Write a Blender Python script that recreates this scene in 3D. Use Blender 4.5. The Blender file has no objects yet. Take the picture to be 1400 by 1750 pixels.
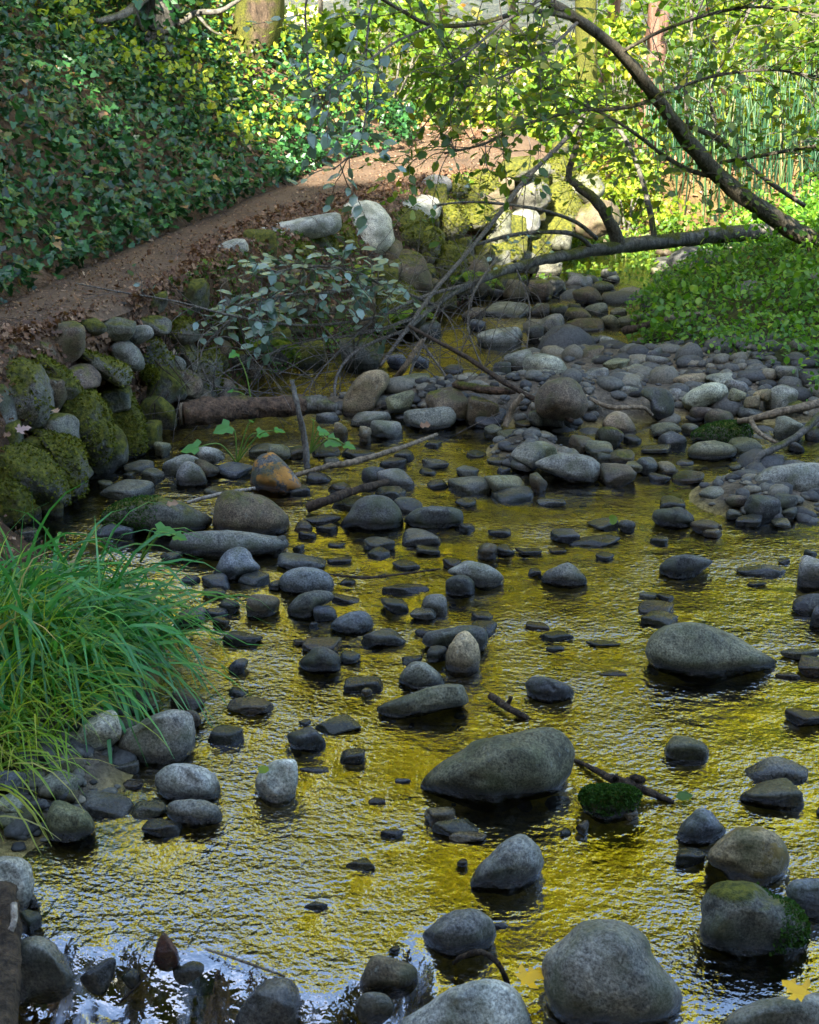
import bpy, math, random
import numpy as np
from mathutils import Vector, noise as mnoise
rng = np.random.default_rng(7); random.seed(7)
sc = bpy.context.scene; COL = sc.collection
# ------------------------------------------------------------------ camera
H, PITCH, F = 1.7, math.radians(19.5), 2187.5
cam = bpy.data.cameras.new('camera'); cam.sensor_fit = 'VERTICAL'; cam.sensor_height = 36; cam.lens = 45
cam.clip_end = 800; cam.clip_start = 0.05
cam.dof.use_dof = True; cam.dof.focus_distance = 4.6; cam.dof.aperture_fstop = 13
co = bpy.data.objects.new('camera', cam); COL.objects.link(co); sc.camera = co
co.location = (0, 0, H); co.rotation_euler = (math.pi/2 - PITCH, 0, 0)
CP, SP = math.cos(PITCH), math.sin(PITCH)
def ray(px, py):
    u, v = (px-700)/F, (py-875)/F
    return np.array([u, CP - v*SP, -SP - v*CP])
def gp(px, py, z=0.0):                     # where the sight line through a photo point meets height z
    d = ray(px, py); t = (z-H)/d[2]
    return np.array([d[0]*t, d[1]*t, z])
def at(px, py, Y):                         # ... or the vertical plane at distance Y
    d = ray(px, py); t = Y/d[1]
    return np.array([d[0]*t, Y, H + d[2]*t])
def proj(P):
    P = np.asarray(P, float); x = P[..., 0]; y = P[..., 1]; z = P[..., 2]-H
    dep = y*CP - z*SP; up = y*SP + z*CP
    return np.stack([700 + F*x/dep, 875 - F*up/dep, dep], -1)
def cam2w(px, py, dep):
    u, v = (px-700)/F*dep, (py-875)/F*dep
    return np.stack([u, dep*CP - v*SP, H - dep*SP - v*CP], -1)
# ------------------------------------------------------------------ object helpers
def tag(o, label=None, cat=None, group=None, kind=None):
    if label: o['label'] = label
    if cat: o['category'] = cat
    if group: o['group'] = group
    if kind: o['kind'] = kind
    return o
def empty(name, loc):
    o = bpy.data.objects.new(name, None); o.empty_display_size = .1; COL.objects.link(o); o.location = [float(c) for c in loc]; return o
def mesh_obj(name, V, faces, mat, parent=None, origin=None, smooth=True, fattr=None):
    """V (n,3) world points; faces: list of (m,k) index arrays; fattr: {name: per-face float}"""
    V = np.asarray(V, np.float32)
    if parent is not None: origin = np.array(parent.matrix_world.translation if parent.parent else parent.location)
    if parent is not None and parent.parent: origin = np.array(parent.location) + np.array(parent.parent.location)
    if origin is None: origin = np.zeros(3)
    V = V - np.asarray(origin, np.float32)
    if not isinstance(faces, list): faces = [faces]
    me = bpy.data.meshes.new(name)
    loops = np.concatenate([f.ravel() for f in faces]).astype(np.int32)
    tot = np.concatenate([np.full(len(f), f.shape[1]) for f in faces]).astype(np.int32)
    st = np.concatenate([[0], np.cumsum(tot)[:-1]]).astype(np.int32)
    me.vertices.add(len(V)); me.vertices.foreach_set('co', V.ravel())
    me.loops.add(len(loops)); me.loops.foreach_set('vertex_index', loops)
    me.polygons.add(len(tot)); me.polygons.foreach_set('loop_start', st); me.polygons.foreach_set('loop_total', tot)
    me.polygons.foreach_set('use_smooth', np.full(len(tot), smooth))
    if fattr:
        for k, a in fattr.items():
            at_ = me.attributes.new(k, 'FLOAT', 'FACE'); at_.data.foreach_set('value', np.asarray(a, np.float32))
    me.update(calc_edges=True); me.validate()
    me.materials.append(mat)
    o = bpy.data.objects.new(name, me); COL.objects.link(o)
    if parent is not None: o.parent = parent
    else: o.location = [float(c) for c in origin]
    return o
# ------------------------------------------------------------------ materials
def newmat(name):
    m = bpy.data.materials.new(name); m.use_nodes = True; nt = m.node_tree; nt.nodes.clear()
    out = nt.nodes.new('ShaderNodeOutputMaterial')
    def N(t, **kw):
        n = nt.nodes.new('ShaderNode'+t)
        for k, v in kw.items():
            if k in n.inputs: n.inputs[k].default_value = v
            else: setattr(n, k, v)
        return n
    def L(a, ao, b, bi): nt.links.new(a.outputs[ao], b.inputs[bi])
    return m, nt, N, L, out
def math_(N, L, op, a, b=None, clamp=False):
    n = N('Math', operation=op); n.use_clamp = clamp
    for i, s in enumerate((a, b)):
        if s is None: continue
        if isinstance(s, (int, float)): n.inputs[i].default_value = s
        else: L(s[0], s[1], n, i)
    return (n, 0)
def mixc(N, L, fac, a, b, blend='MIX'):
    n = N('Mix', data_type='RGBA', blend_type=blend); n.clamp_factor = True
    for idx, s in ((0, fac), (6, a), (7, b)):
        if isinstance(s, (int, float)): n.inputs[idx].default_value = s
        elif isinstance(s[0], (int, float)): n.inputs[idx].default_value = (*s, 1)
        else: L(s[0], s[1], n, idx)
    return (n, 2)
def ramp(N, L, src, p0, p1):
    n = N('MapRange'); n.inputs[1].default_value = p0; n.inputs[2].default_value = p1; L(src[0], src[1], n, 0); return (n, 0)
def noise_(N, L, vec, scale, detail=4, rough=.6, w=None):
    n = N('TexNoise', Scale=scale, Detail=detail, Roughness=rough)
    if w: n.noise_dimensions = '4D'; L(w[0], w[1], n, 'W')
    L(vec[0], vec[1], n, 'Vector'); return (n, 0)

def rock_material(name='river_rock', lichen=None):
    m, nt, N, L, out = newmat(name)
    tc = N('TexCoord'); oi = N('ObjectInfo'); geo = N('NewGeometry')
    vec = (tc, 'Object'); w = math_(N, L, 'MULTIPLY', (oi, 'Random'), 37.0)
    big = noise_(N, L, vec, 7, 4, .6, w); mid = noise_(N, L, vec, 26, 5, .65, w); fine = noise_(N, L, vec, 170, 3, .7, w)
    patch = noise_(N, L, vec, 13, 3, .55, w)
    c = mixc(N, L, ramp(N, L, big, .32, .7), (.62, .62, .6), (1.35, 1.3, 1.2))
    c = mixc(N, L, 1.0, (oi, 'Color'), c, 'MULTIPLY')
    c = mixc(N, L, 1.0, c, mixc(N, L, ramp(N, L, mid, .33, .68), (.45, .46, .45), (1.5, 1.5, 1.44)), 'MULTIPLY')
    c = mixc(N, L, 1.0, c, mixc(N, L, ramp(N, L, fine, .34, .66), (.36, .36, .36), (1.75, 1.75, 1.72)), 'MULTIPLY')
    # lichen
    c = mixc(N, L, math_(N, L, 'MULTIPLY', ramp(N, L, noise_(N, L, vec, 34, 4, .7, w), .60, .68), .55), c, (.27, .29, .24))
    if lichen: c = mixc(N, L, ramp(N, L, noise_(N, L, vec, 11, 5, .7, w), .49, .53), c, lichen)
    # green-brown algae stain
    c = mixc(N, L, math_(N, L, 'MULTIPLY', ramp(N, L, patch, .47, .64), .68), c, (.055, .064, .022))
    # moss: per-object amount in the alpha of the object colour
    sep = N('SeparateXYZ'); L(geo, 'Normal', sep, 0)
    mv = math_(N, L, 'MULTIPLY', (sep, 2), .38)
    mv = math_(N, L, 'ADD', mv, math_(N, L, 'MULTIPLY', big, 1.1))
    mv = math_(N, L, 'ADD', mv, math_(N, L, 'MULTIPLY', mid, .5))
    mv = math_(N, L, 'ADD', mv, math_(N, L, 'MULTIPLY', (oi, 'Alpha'), 1.15))
    moss = ramp(N, L, mv, 1.42, 1.58)
    mtone = noise_(N, L, vec, 60, 3, .6, w)
    mossc = mixc(N, L, ramp(N, L, mtone, .35, .65), (.032, .045, .006), (.17, .165, .016))
    mossc = mixc(N, L, ramp(N, L, patch, .56, .72), mossc, (.05, .042, .014))
    c = mixc(N, L, moss, c, mossc)
    # wet band by the water line
    pz = N('SeparateXYZ'); L(geo, 'Position', pz, 0)
    wz = math_(N, L, 'ADD', (pz, 2), math_(N, L, 'MULTIPLY', mid, -.035))
    wet = ramp(N, L, wz, .042, .004)
    c = mixc(N, L, wet, c, mixc(N, L, 1.0, c, (.3, .29, .27), 'MULTIPLY'))
    b = N('BsdfPrincipled'); L(c[0], c[1], b, 'Base Color')
    rgh = math_(N, L, 'SUBTRACT', .78, math_(N, L, 'MULTIPLY', wet, .55)); L(rgh[0], 0, b, 'Roughness')
    b.inputs['Specular IOR Level'].default_value = .35
    hgt = math_(N, L, 'ADD', math_(N, L, 'MULTIPLY', fine, .22), math_(N, L, 'MULTIPLY', mid, .7))
    mh = noise_(N, L, vec, 240, 2, .7)
    hgt = math_(N, L, 'ADD', hgt, math_(N, L, 'MULTIPLY', math_(N, L, 'MULTIPLY', mh, moss), 1.4))
    bp = N('Bump', Strength=.75, Distance=.012); L(hgt[0], 0, bp, 'Height'); L(bp, 0, b, 'Normal')
    L(b, 0, out, 0); return m
ROCK = rock_material(); ORANGE = rock_material('orange_lichen_rock', (.42, .2, .04)); RUSTY = rock_material('rusty_rock', (.2, .14, .04))

def leaf_material(name, stops, rough=.42, transl=.35, spec=.5):
    m, nt, N, L, out = newmat(name)
    a = N('Attribute', attribute_name='tint'); cr = N('ValToRGB'); L(a, 'Fac', cr, 0)
    e = cr.color_ramp.elements
    while len(e) < len(stops): e.new(.5)
    for el, (p, c) in zip(e, stops): el.position = p; el.color = (*c, 1)
    b = N('BsdfPrincipled', Roughness=rough); b.inputs['Specular IOR Level'].default_value = spec; L(cr, 0, b, 'Base Color')
    t = N('BsdfTranslucent'); tcol = mixc(N, L, 1.0, (cr, 0), (1.5, 1.45, .7), 'MULTIPLY'); L(tcol[0], tcol[1], t, 0)
    mx = N('MixShader'); mx.inputs[0].default_value = transl; L(b, 0, mx, 1); L(t, 0, mx, 2); L(mx, 0, out, 0); return m
IVY = leaf_material('ivy_leaf', [(0, (.006, .022, .008)), (.5, (.022, .095, .022)), (.85, (.06, .2, .045)), (.92, (.15, .18, .02)), (.96, (.16, .07, .03)), (1, (.3, .17, .07))], .38, .15)
ALDER = leaf_material('alder_leaf', [(0, (.03, .07, .012)), (.5, (.08, .16, .018)), (.85, (.2, .25, .02)), (.95, (.36, .3, .03)), (1, (.34, .12, .03))], .36, .42)
SHEENLEAF = leaf_material('sky_sheen_leaf', [(0, (.07, .13, .08)), (.6, (.17, .27, .21)), (1, (.26, .36, .28))], .27, .2, 1.)  # alder leaf copy with pale sky sheen put into its base colour
LIME = leaf_material('lime_leaf', [(0, (.07, .13, .012)), (.4, (.18, .28, .02)), (.8, (.38, .42, .04)), (.95, (.55, .48, .06)), (1, (.5, .25, .05))], .45, .45)
YELLOW = leaf_material('autumn_leaf', [(0, (.26, .29, .02)), (.4, (.52, .54, .025)), (.75, (.70, .66, .03)), (.92, (.72, .58, .04)), (1, (.5, .22, .04))], .5, .45)
GREENLF = leaf_material('summer_leaf', [(0, (.03, .08, .008)), (.5, (.09, .19, .015)), (.9, (.22, .3, .02)), (1, (.4, .36, .04))], .45, .42)
COVER = leaf_material('cover_leaf', [(0, (.03, .09, .01)), (.5, (.09, .24, .018)), (.9, (.22, .38, .03)), (.97, (.3, .3, .03)), (1, (.28, .12, .04))], .42, .4)
BROWNLF = leaf_material('dry_leaf', [(0, (.07, .035, .018)), (.5, (.17, .085, .04)), (.85, (.3, .18, .1)), (1, (.42, .3, .2))], .7, .1)
MAPLE = leaf_material('maple_leaf', [(0, (.95, .5, .01)), (1, (.95, .56, .01))], .5, .15)
PINKLF = leaf_material('pinkish_leaf', [(0, (.3, .2, .17)), (1, (.38, .25, .2))], .7, .1)
BUTTER = leaf_material('butterbur_leaf', [(0, (.04, .17, .02)), (1, (.1, .3, .03))], .4, .3)
SEDGE = leaf_material('sedge_blade', [(0, (.025, .11, .012)), (.5, (.05, .24, .045)), (.8, (.11, .37, .09)), (.93, (.3, .36, .04)), (1, (.45, .33, .14))], .36, .3)
GRASS = leaf_material('fine_grass', [(0, (.07, .2, .015)), (.5, (.2, .36, .025)), (.85, (.42, .44, .05)), (1, (.45, .36, .16))], .45, .35)
SHADEMASS = leaf_material('shade_leaf', [(0, (.02, .04, .01)), (1, (.06, .1, .02))], .5, .2)
REED = leaf_material('reed_stem', [(0, (.008, .035, .015)), (.6, (.02, .08, .03)), (.9, (.09, .15, .05)), (1, (.3, .26, .12))], .4, .1)

def bark_material(name, c0, c1, moss=0., scale=9, stretch=6.):
    m, nt, N, L, out = newmat(name)
    tc = N('TexCoord'); mp = N('Mapping'); L(tc, 'Object', mp, 0); mp.inputs['Scale'].default_value = (1, 1, 1/stretch)
    n1 = noise_(N, L, (mp, 0), scale*4, 5, .7); n2 = noise_(N, L, (tc, 'Object'), scale*.6, 3); n3 = noise_(N, L, (tc, 'Object'), 90, 3)
    c = mixc(N, L, ramp(N, L, n1, .33, .67), c0, c1)
    c = mixc(N, L, 1.0, c, mixc(N, L, ramp(N, L, n3, .3, .7), (.6, .6, .6), (1.4, 1.4, 1.35)), 'MULTIPLY')
    if moss > 0:
        geo = N('NewGeometry'); sp = N('SeparateXYZ'); L(geo, 'Normal', sp, 0)
        mv = math_(N, L, 'ADD', math_(N, L, 'MULTIPLY', n2, 1.6), math_(N, L, 'MULTIPLY', (sp, 2), .25))
        mk = ramp(N, L, math_(N, L, 'ADD', mv, moss), 1.05, 1.25)
        c = mixc(N, L, mk, c, mixc(N, L, ramp(N, L, n3, .35, .65), (.03, .036, .006), (.11, .11, .014)))
    b = N('BsdfPrincipled', Roughness=.85); L(c[0], c[1], b, 'Base Color'); b.inputs['Specular IOR Level'].default_value = .25
    bp = N('Bump', Strength=.8, Distance=.03); L(n1[0], 0, bp, 'Height'); L(bp, 0, b, 'Normal'); L(b, 0, out, 0); return m
BARK = bark_material('alder_bark', (.035, .03, .02), (.15, .13, .095), .12, 12, 2)
MOSSBARK = bark_material('mossy_bark', (.03, .022, .015), (.13, .09, .06), .5, 5, 4)
PINEBARK = bark_material('pine_bark', (.07, .034, .023), (.25, .14, .1), 0, 5, 6)
GREYBARK = bark_material('grey_bark', (.045, .042, .036), (.19, .175, .145), .14, 7, 4)
TWIG = bark_material('twig_bark', (.07, .06, .05), (.25, .22, .185), 0, 20, 3)
DRIFT = bark_material('driftwood', (.10, .075, .05), (.34, .27, .18), 0, 10, 5)
WETWOOD = bark_material('wet_wood', (.022, .016, .011), (.1, .07, .045), 0, 12, 5)
LOGBARK = bark_material('red_brown_log', (.035, .024, .016), (.17, .105, .065), .05, 7, 1)
PALEWOOD = bark_material('split_wood', (.2, .16, .12), (.5, .44, .36), 0, 10, 6)
STEM = leaf_material('green_stem', [(0, (.1, .2, .02)), (1, (.2, .3, .04))], .5, .1)

def ground_material():
    m, nt, N, L, out = newmat('forest_ground')
    a = N('Attribute', attribute_name='soil'); tc = N('TexCoord'); v = (tc, 'Object')
    n1 = noise_(N, L, v, 5, 5, .65); n2 = noise_(N, L, v, 60, 4, .7)
    vo = N('TexVoronoi', Scale=28.); L(tc, 'Object', vo, 'Vector')
    c = mixc(N, L, 1.0, (a, 'Color'), mixc(N, L, ramp(N, L, n1, .3, .7), (.55, .55, .55), (1.45, 1.42, 1.35)), 'MULTIPLY')
    c = mixc(N, L, 1.0, c, mixc(N, L, ramp(N, L, n2, .3, .7), (.5, .5, .5), (1.5, 1.5, 1.5)), 'MULTIPLY')
    c = mixc(N, L, .55, c, mixc(N, L, 1.0, c, mixc(N, L, (vo, 'Color'), (.5, .5, .45), (1.6, 1.55, 1.4)), 'MULTIPLY'))
    b = N('BsdfPrincipled', Roughness=.9); L(c[0], c[1], b, 'Base Color'); b.inputs['Specular IOR Level'].default_value = .2
    bp = N('Bump', Strength=.8, Distance=.03); L(n2[0], 0, bp, 'Height'); L(bp, 0, b, 'Normal'); L(b, 0, out, 0); return m
GROUND = ground_material()
def path_material():
    m, nt, N, L, out = newmat('path_dirt'); tc = N('TexCoord'); v = (tc, 'Object')
    n1 = noise_(N, L, v, 2.5, 5, .65); n2 = noise_(N, L, v, 45, 5, .75)
    c = mixc(N, L, ramp(N, L, n1, .3, .7), (.08, .055, .038), (.165, .11, .07))
    c = mixc(N, L, 1.0, c, mixc(N, L, ramp(N, L, n2, .32, .68), (.6, .6, .6), (1.4, 1.4, 1.4)), 'MULTIPLY')
    b = N('BsdfPrincipled', Roughness=.92); L(c[0], c[1], b, 'Base Color'); b.inputs['Specular IOR Level'].default_value = .15
    bp = N('Bump', Strength=.7, Distance=.02); L(n2[0], 0, bp, 'Height'); L(bp, 0, b, 'Normal'); L(b, 0, out, 0); return m
PATH = path_material()
def water_material():
    m, nt, N, L, out = newmat('stream_water'); tc = N('TexCoord')
    foam = N('Attribute', attribute_name='foam')
    def rip(sx, sy, scale, det, rot=.25):
        mp = N('Mapping'); L(tc, 'Object', mp, 0); mp.inputs['Scale'].default_value = (sx, sy, 1); mp.inputs['Rotation'].default_value = (0, 0, rot)
        return noise_(N, L, (mp, 0), scale, det, .55)
    a = rip(1, 1.15, 52, 2); b_ = rip(.9, 1.15, 17, 2, -.2); c_ = rip(.8, 1.3, 5, 2, .1)
    calm = ramp(N, L, rip(1, 1, 1.1, 2), .35, .62)
    ha = math_(N, L, 'MULTIPLY', a, math_(N, L, 'ADD', math_(N, L, 'MULTIPLY', calm, .85), .48))
    rg = N('Attribute', attribute_name='ripple'); ha2 = math_(N, L, 'MULTIPLY', ha, (rg, 'Fac'))
    h = math_(N, L, 'ADD', math_(N, L, 'MULTIPLY', ha2, .0082), math_(N, L, 'ADD', math_(N, L, 'MULTIPLY', math_(N, L, 'MULTIPLY', b_, (rg, 'Fac')), .0084), math_(N, L, 'MULTIPLY', c_, .0125)))
    bp = N('Bump', Strength=1., Distance=1.); L(h[0], 0, bp, 'Height')
    fr = N('Fresnel', IOR=3.5); L(bp, 0, fr, 'Normal')
    g = N('BsdfGlossy', Roughness=.04); L(bp, 0, g, 'Normal'); g.inputs[0].default_value = (1, 1, 1, 1)
    t = N('BsdfTransparent'); t.inputs[0].default_value = (.86, .82, .58, 1)
    mx = N('MixShader'); L(fr, 0, mx, 0); L(t, 0, mx, 1); L(g, 0, mx, 2)
    d = N('BsdfPrincipled', Roughness=.3); d.inputs['Base Color'].default_value = (.55, .6, .66, 1)
    fo = math_(N, L, 'MULTIPLY', (foam, 'Fac'), ramp(N, L, rip(1.6, .5, 26, 4), .42, .62))
    m2 = N('MixShader'); L(fo[0], 0, m2, 0); L(mx, 0, m2, 1); L(d, 0, m2, 2); L(m2, 0, out, 0); return m
WATER = water_material()
MOSSLF = leaf_material('moss_tuft', [(0, (.04, .05, .006)), (.6, (.11, .125, .01)), (1, (.19, .19, .018))], .7, .2, .2)
GREENMOSS = leaf_material('green_moss_tuft', [(0, (.012, .04, .004)), (1, (.05, .12, .01))], .7, .2, .2)
# ------------------------------------------------------------------ the lie of the land
def curve_xy(pts, z=0.):
    q = []
    for p in pts:
        zz = p[2] if len(p) > 2 else z
        q.append(gp(p[0], p[1], zz)[:2])
    q = np.array(q); q = q[np.argsort(q[:, 1])]
    return lambda Y: np.interp(Y, q[:, 1], q[:, 0])
FOOT_PX = [(-420, 1010), (-200, 940), (0, 905), (100, 880), (155, 830), (200, 792), (255, 757), (330, 722), (400, 684), (470, 650), (560, 616), (640, 592), (720, 562), (790, 528), (850, 500), (905, 474)]
_f = curve_xy(FOOT_PX)
def xfoot(Y): return np.where(Y < 4.4, -1.2-(4.4-Y)*.1, _f(Y)) - .08
PATHL_PX = [(-260, 612, .58), (0, 522, .6), (120, 470, .62), (230, 425, .64), (300, 398, .66), (430, 350, .7), (560, 308, .75), (640, 290, .8), (692, 272, .87), (702, 250, .97), (694, 233, 1.05)]
PATHR_PX = [(-260, 680, .57), (0, 596, .58), (120, 560, .6), (230, 520, .62), (330, 470, .64), (420, 415, .68), (560, 366, .72), (700, 322, .78), (800, 300, .83), (890, 278, .92), (950, 252, .98), (962, 236, 1.05)]
xpl = curve_xy(PATHL_PX); _pr = curve_xy(PATHR_PX)
def xpr(Y): return _pr(Y)-np.clip(np.asarray(Y)-12.2, 0, 1.2)*1.0
def zpath(Y): return np.interp(Y, [3, 5.5, 8, 10, 11.4, 12.6, 15, 22], [.55, .6, .665, .78, .93, 1.06, .98, 1.1])
RIGHT_PX = [(1430, 720), (1400, 700), (1330, 672), (1250, 648), (1180, 615), (1095, 590), (1085, 540), (1130, 470), (1180, 432), (1260, 415)]
_r = curve_xy(RIGHT_PX, .03)
def xright(Y): return np.where(Y < 6.3, 2.25+(6.3-Y)*.1, _r(Y))
def sstep(t): t = np.clip(t, 0, 1); return t*t*(3-2*t)
BARS = [(gp(px, py), rx, ry, h) for px, py, rx, ry, h in [
    (640, 690, .5, .3, .14), (800, 690, .55, .25, .13), (960, 705, .45, .35, .16), (950, 560, .6, .5, .105), (1010, 500, .6, .6, .1), (1080, 620, .9, .5, .12), (1230, 680, 1.1, .7, .145), (1390, 640, .9, .9, .22),
    (930, 790, .3, .3, .13), (900, 770, .25, .25, .12), (1350, 830, .5, .5, .125), (60, 1340, .36, .2, .1), (60, 1190, .4, .45, .2), (-100, 1160, .5, .5, .18), (300, 870, .5, .6, .1), (440, 720, .5, .3, .1), (-40, 1560, .2, .4, .1), (1250, 860, .3, .3, .11)]]
def vnoise(X, Y, s, seed=0):
    r = np.random.default_rng(seed); out = 0
    for k in range(7):
        a = r.uniform(0, 6.28); f = s*r.uniform(.6, 1.7); out = out + np.sin(f*(X*math.cos(a)+Y*math.sin(a))+r.uniform(0, 6.28))
    return out/7
def ground_z(X, Y):
    X = np.asarray(X, float); Y = np.asarray(Y, float)
    bed = -.13 + vnoise(X, Y, 5, 1)*.05
    for c, rx, ry, h in BARS: bed = bed + h*np.exp(-(((X-c[0])/rx)**2+((Y-c[1])/ry)**2))
    bed = bed - .09*sstep((2.25-Y)/.2)*sstep((.25-X)/.2)
    zr = np.clip((X-xright(Y)), 0, 6)*.36; zr = np.where(zr > 0, np.minimum(zr, 1.0+zr*.1), 0) + np.where(X > xright(Y), vnoise(X, Y, 4, 3)*.05*np.clip(X-xright(Y), 0, 1), 0)
    yf = np.interp(X, [-1, .8, 1.2, 2.2, 6], [12.2, 11.2, 11.6, 12.2, 13])
    zf = .62*sstep((Y-yf)/1.8) + np.clip(Y-14, 0, 40)*.03 + np.clip(Y-30, 0, 60)*.3 + vnoise(X, Y, 1.2, 4)*.12*sstep((Y-13)/3)
    zp = zpath(Y); xf, xt, xl = xfoot(Y), xpr(Y)+.05, xpl(Y)
    t = sstep((xf-X)/np.maximum(xf-xt, .12))
    zl = zp*t
    sl = np.interp(Y, [5, 8.5, 11, 13, 18], [1.15, 1.05, .85, .55, .4])
    d = np.clip(xl-X, 0, 200)
    up = np.minimum(d*sl, 3.2+.15*d) + vnoise(X, Y, 2.4, 5)*.16*np.clip(d, 0, 1)
    zl = np.where(X < xl, zp+up, zl)
    zl = np.where(X < xf, np.maximum(zl, bed), -9)
    z = np.maximum(np.maximum(bed, np.where(X > xright(Y), zr, -9)), np.where(Y > yf, zf, -9))
    return np.maximum(z, zl)
def axis(parts):
    a = [np.arange(p, q, s) for p, q, s in parts]; return np.concatenate(a)
gx = axis([(-160, -30, 10), (-30, -8, 1.5), (-8, -3.2, .25), (-3.2, 4.2, .055), (4.2, 9, .3), (9, 30, 1.5), (30, 161, 10)])
gy = axis([(-60, -6, 6), (-6, 1, .5), (1, 12.6, .055), (12.6, 18, .2), (18, 40, 1.), (40, 100, 4), (100, 260, 16)])
GX, GY = np.meshgrid(gx, gy); GZ = ground_z(GX, np.maximum(GY, .5))
nx, ny = len(gx), len(gy)
ii = np.arange(nx*ny).reshape(ny, nx)
gf = np.stack([ii[:-1, :-1], ii[:-1, 1:], ii[1:, 1:], ii[1:, :-1]], -1).reshape(-1, 4)
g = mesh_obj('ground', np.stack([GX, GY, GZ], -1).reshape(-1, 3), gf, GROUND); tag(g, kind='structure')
soil = np.zeros((ny, nx, 4)); soil[..., 3] = 1
soil[..., :3] = (.075, .045, .028)
soil[(GX < xpl(GY)-.05) & (GY < 20), :3] = (.028, .034, .016)
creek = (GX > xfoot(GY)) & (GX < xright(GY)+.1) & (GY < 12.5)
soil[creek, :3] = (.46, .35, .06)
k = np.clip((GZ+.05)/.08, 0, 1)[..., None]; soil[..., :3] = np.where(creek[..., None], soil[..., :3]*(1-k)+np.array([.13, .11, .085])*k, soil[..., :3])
sh_ = (GX < xfoot(GY)) & (GY < 13.4) & (GZ > zpath(GY)*.82); soil[sh_, :3] = (.15, .095, .062)
soil[(GX > xright(GY)) & (GY < 12.5), :3] = (.05, .055, .02)
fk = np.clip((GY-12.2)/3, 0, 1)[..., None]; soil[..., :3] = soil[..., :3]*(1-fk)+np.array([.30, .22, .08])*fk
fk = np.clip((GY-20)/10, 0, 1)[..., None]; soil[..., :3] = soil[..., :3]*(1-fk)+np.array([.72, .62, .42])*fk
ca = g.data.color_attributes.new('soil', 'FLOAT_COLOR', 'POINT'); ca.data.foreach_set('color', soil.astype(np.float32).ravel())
# dirt path: its own sheet
ys = np.linspace(3.2, 13.2, 240); nw = 14
PX = np.stack([xpl(ys)*(1-t)+xpr(ys)*t for t in np.linspace(-.03, .93, nw)], 1); PX += vnoise(PX*0+np.linspace(0, 1, nw), ys[:, None], 5, 9)*.09
PY = np.repeat(ys[:, None], nw, 1); PZ = zpath(PY)+.015+vnoise(PX, PY, 7, 8)*.01
PZ[:, 0] -= .05; PZ[:, -1] -= .05
pi = np.arange(len(ys)*nw).reshape(len(ys), nw)
tag(mesh_obj('dirt_path', np.stack([PX, PY, PZ], -1).reshape(-1, 3), np.stack([pi[:-1, :-1], pi[:-1, 1:], pi[1:, 1:], pi[1:, :-1]], -1).reshape(-1, 4), PATH), kind='structure')
# water: level stream, breaking over a low lip close to the camera
rim = np.array([gp(px, py)[:2] for px, py in [(-200, 1560), (-60, 1580), (60, 1597), (140, 1615), (205, 1603), (270, 1622), (350, 1622), (430, 1650), (490, 1680), (560, 1690), (620, 1665), (680, 1640), (700, 1600)]])
rim = rim[np.argsort(rim[:, 0])]
wx = axis([(-6, -1.3, .1), (-1.3, .2, .012), (.2, 4.3, .06)]); wy = axis([(.6, 1.7, .1), (1.7, 2.4, .012), (2.4, 12.9, .09)])
WX, WY = np.meshgrid(wx, wy)
ry = np.interp(WX, rim[:, 0], rim[:, 1]); inl = sstep((.06-WX)/.1)
drop = sstep((ry-WY+.03*vnoise(WX, WY*.2, 30, 16))/.15)*inl
WZ = -.1*drop + .003*vnoise(WX, WY, 14, 11)
turb = sstep((ry-WY-.03)/.08)*inl
WZ += turb*(.03*vnoise(WX, WY, 34, 12)+.014*vnoise(WX, WY, 80, 13))+drop*(1-turb)*(.02*np.sin(WX*70+vnoise(WX, WY, 20, 2)*4)+.02*vnoise(WX, WY*.3, 70, 19))
wi = np.arange(WX.size).reshape(WX.shape)
wf = np.stack([wi[:-1, :-1], wi[:-1, 1:], wi[1:, 1:], wi[1:, :-1]], -1).reshape(-1, 4)
w = mesh_obj('water', np.stack([WX, WY, WZ], -1).reshape(-1, 3), wf, WATER); tag(w, kind='structure')
fa = w.data.attributes.new('foam', 'FLOAT', 'POINT'); fa.data.foreach_set('value', np.clip(drop*.9*np.clip(.05+1.5*vnoise(WX, WY*.25, 60, 6), 0, 1), 0, 1).astype(np.float32).ravel())

# ------------------------------------------------------------------ rocks
def ico(sub):
    import bmesh
    bm = bmesh.new(); bmesh.ops.create_icosphere(bm, subdivisions=sub, radius=1)
    V = np.array([v.co[:] for v in bm.verts]); Fc = np.array([[v.index for v in f.verts] for f in bm.faces]); bm.free()
    return V/np.linalg.norm(V, axis=1)[:, None], Fc
ICO = {s: ico(s) for s in (2, 3, 4, 5)}
def wob(V, r, f0, f1, n, amp):
    s = 0
    for _ in range(n):
        d = r.normal(size=3); d /= np.linalg.norm(d); s = s + np.sin(V@d*r.uniform(f0, f1)*2+r.uniform(0, 6.28))
    return s*amp/math.sqrt(n)
def stone_shape(sub, r, K=13, p=9.):
    V, Fc = ICO[sub]
    P = r.normal(size=(K, 3)); P /= np.linalg.norm(P, axis=1)[:, None]
    P = np.concatenate([P, np.eye(3), -np.eye(3)]); D = np.concatenate([r.uniform(.72, 1.05, K), r.uniform(.9, 1., 6)])
    q = np.clip(V@P.T, 0, None)/D
    R = (q**p).sum(1)**(-1/p)
    S = V*R[:, None]
    S = S*(1+wob(S, r, 1.2, 3, 7, .035)+wob(S, r, 4, 9, 9, .012)+wob(S, r, 10, 22, 10, .005))[:, None]
    return S, Fc
TONE = {'g': (.20, .20, .185), 'd': (.085, .088, .09), 'p': (.33, .33, .30), 'b': (.12, .095, .07), 't': (.27, .215, .14), 'o': (.17, .168, .115), 'm': (.14, .14, .12), 'M': (.13, .13, .11), 'w': (.5, .5, .46), 's': (.15, .165, .2), 'r': (.12, .05, .03), 'B': (.13, .1, .07)}
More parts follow.
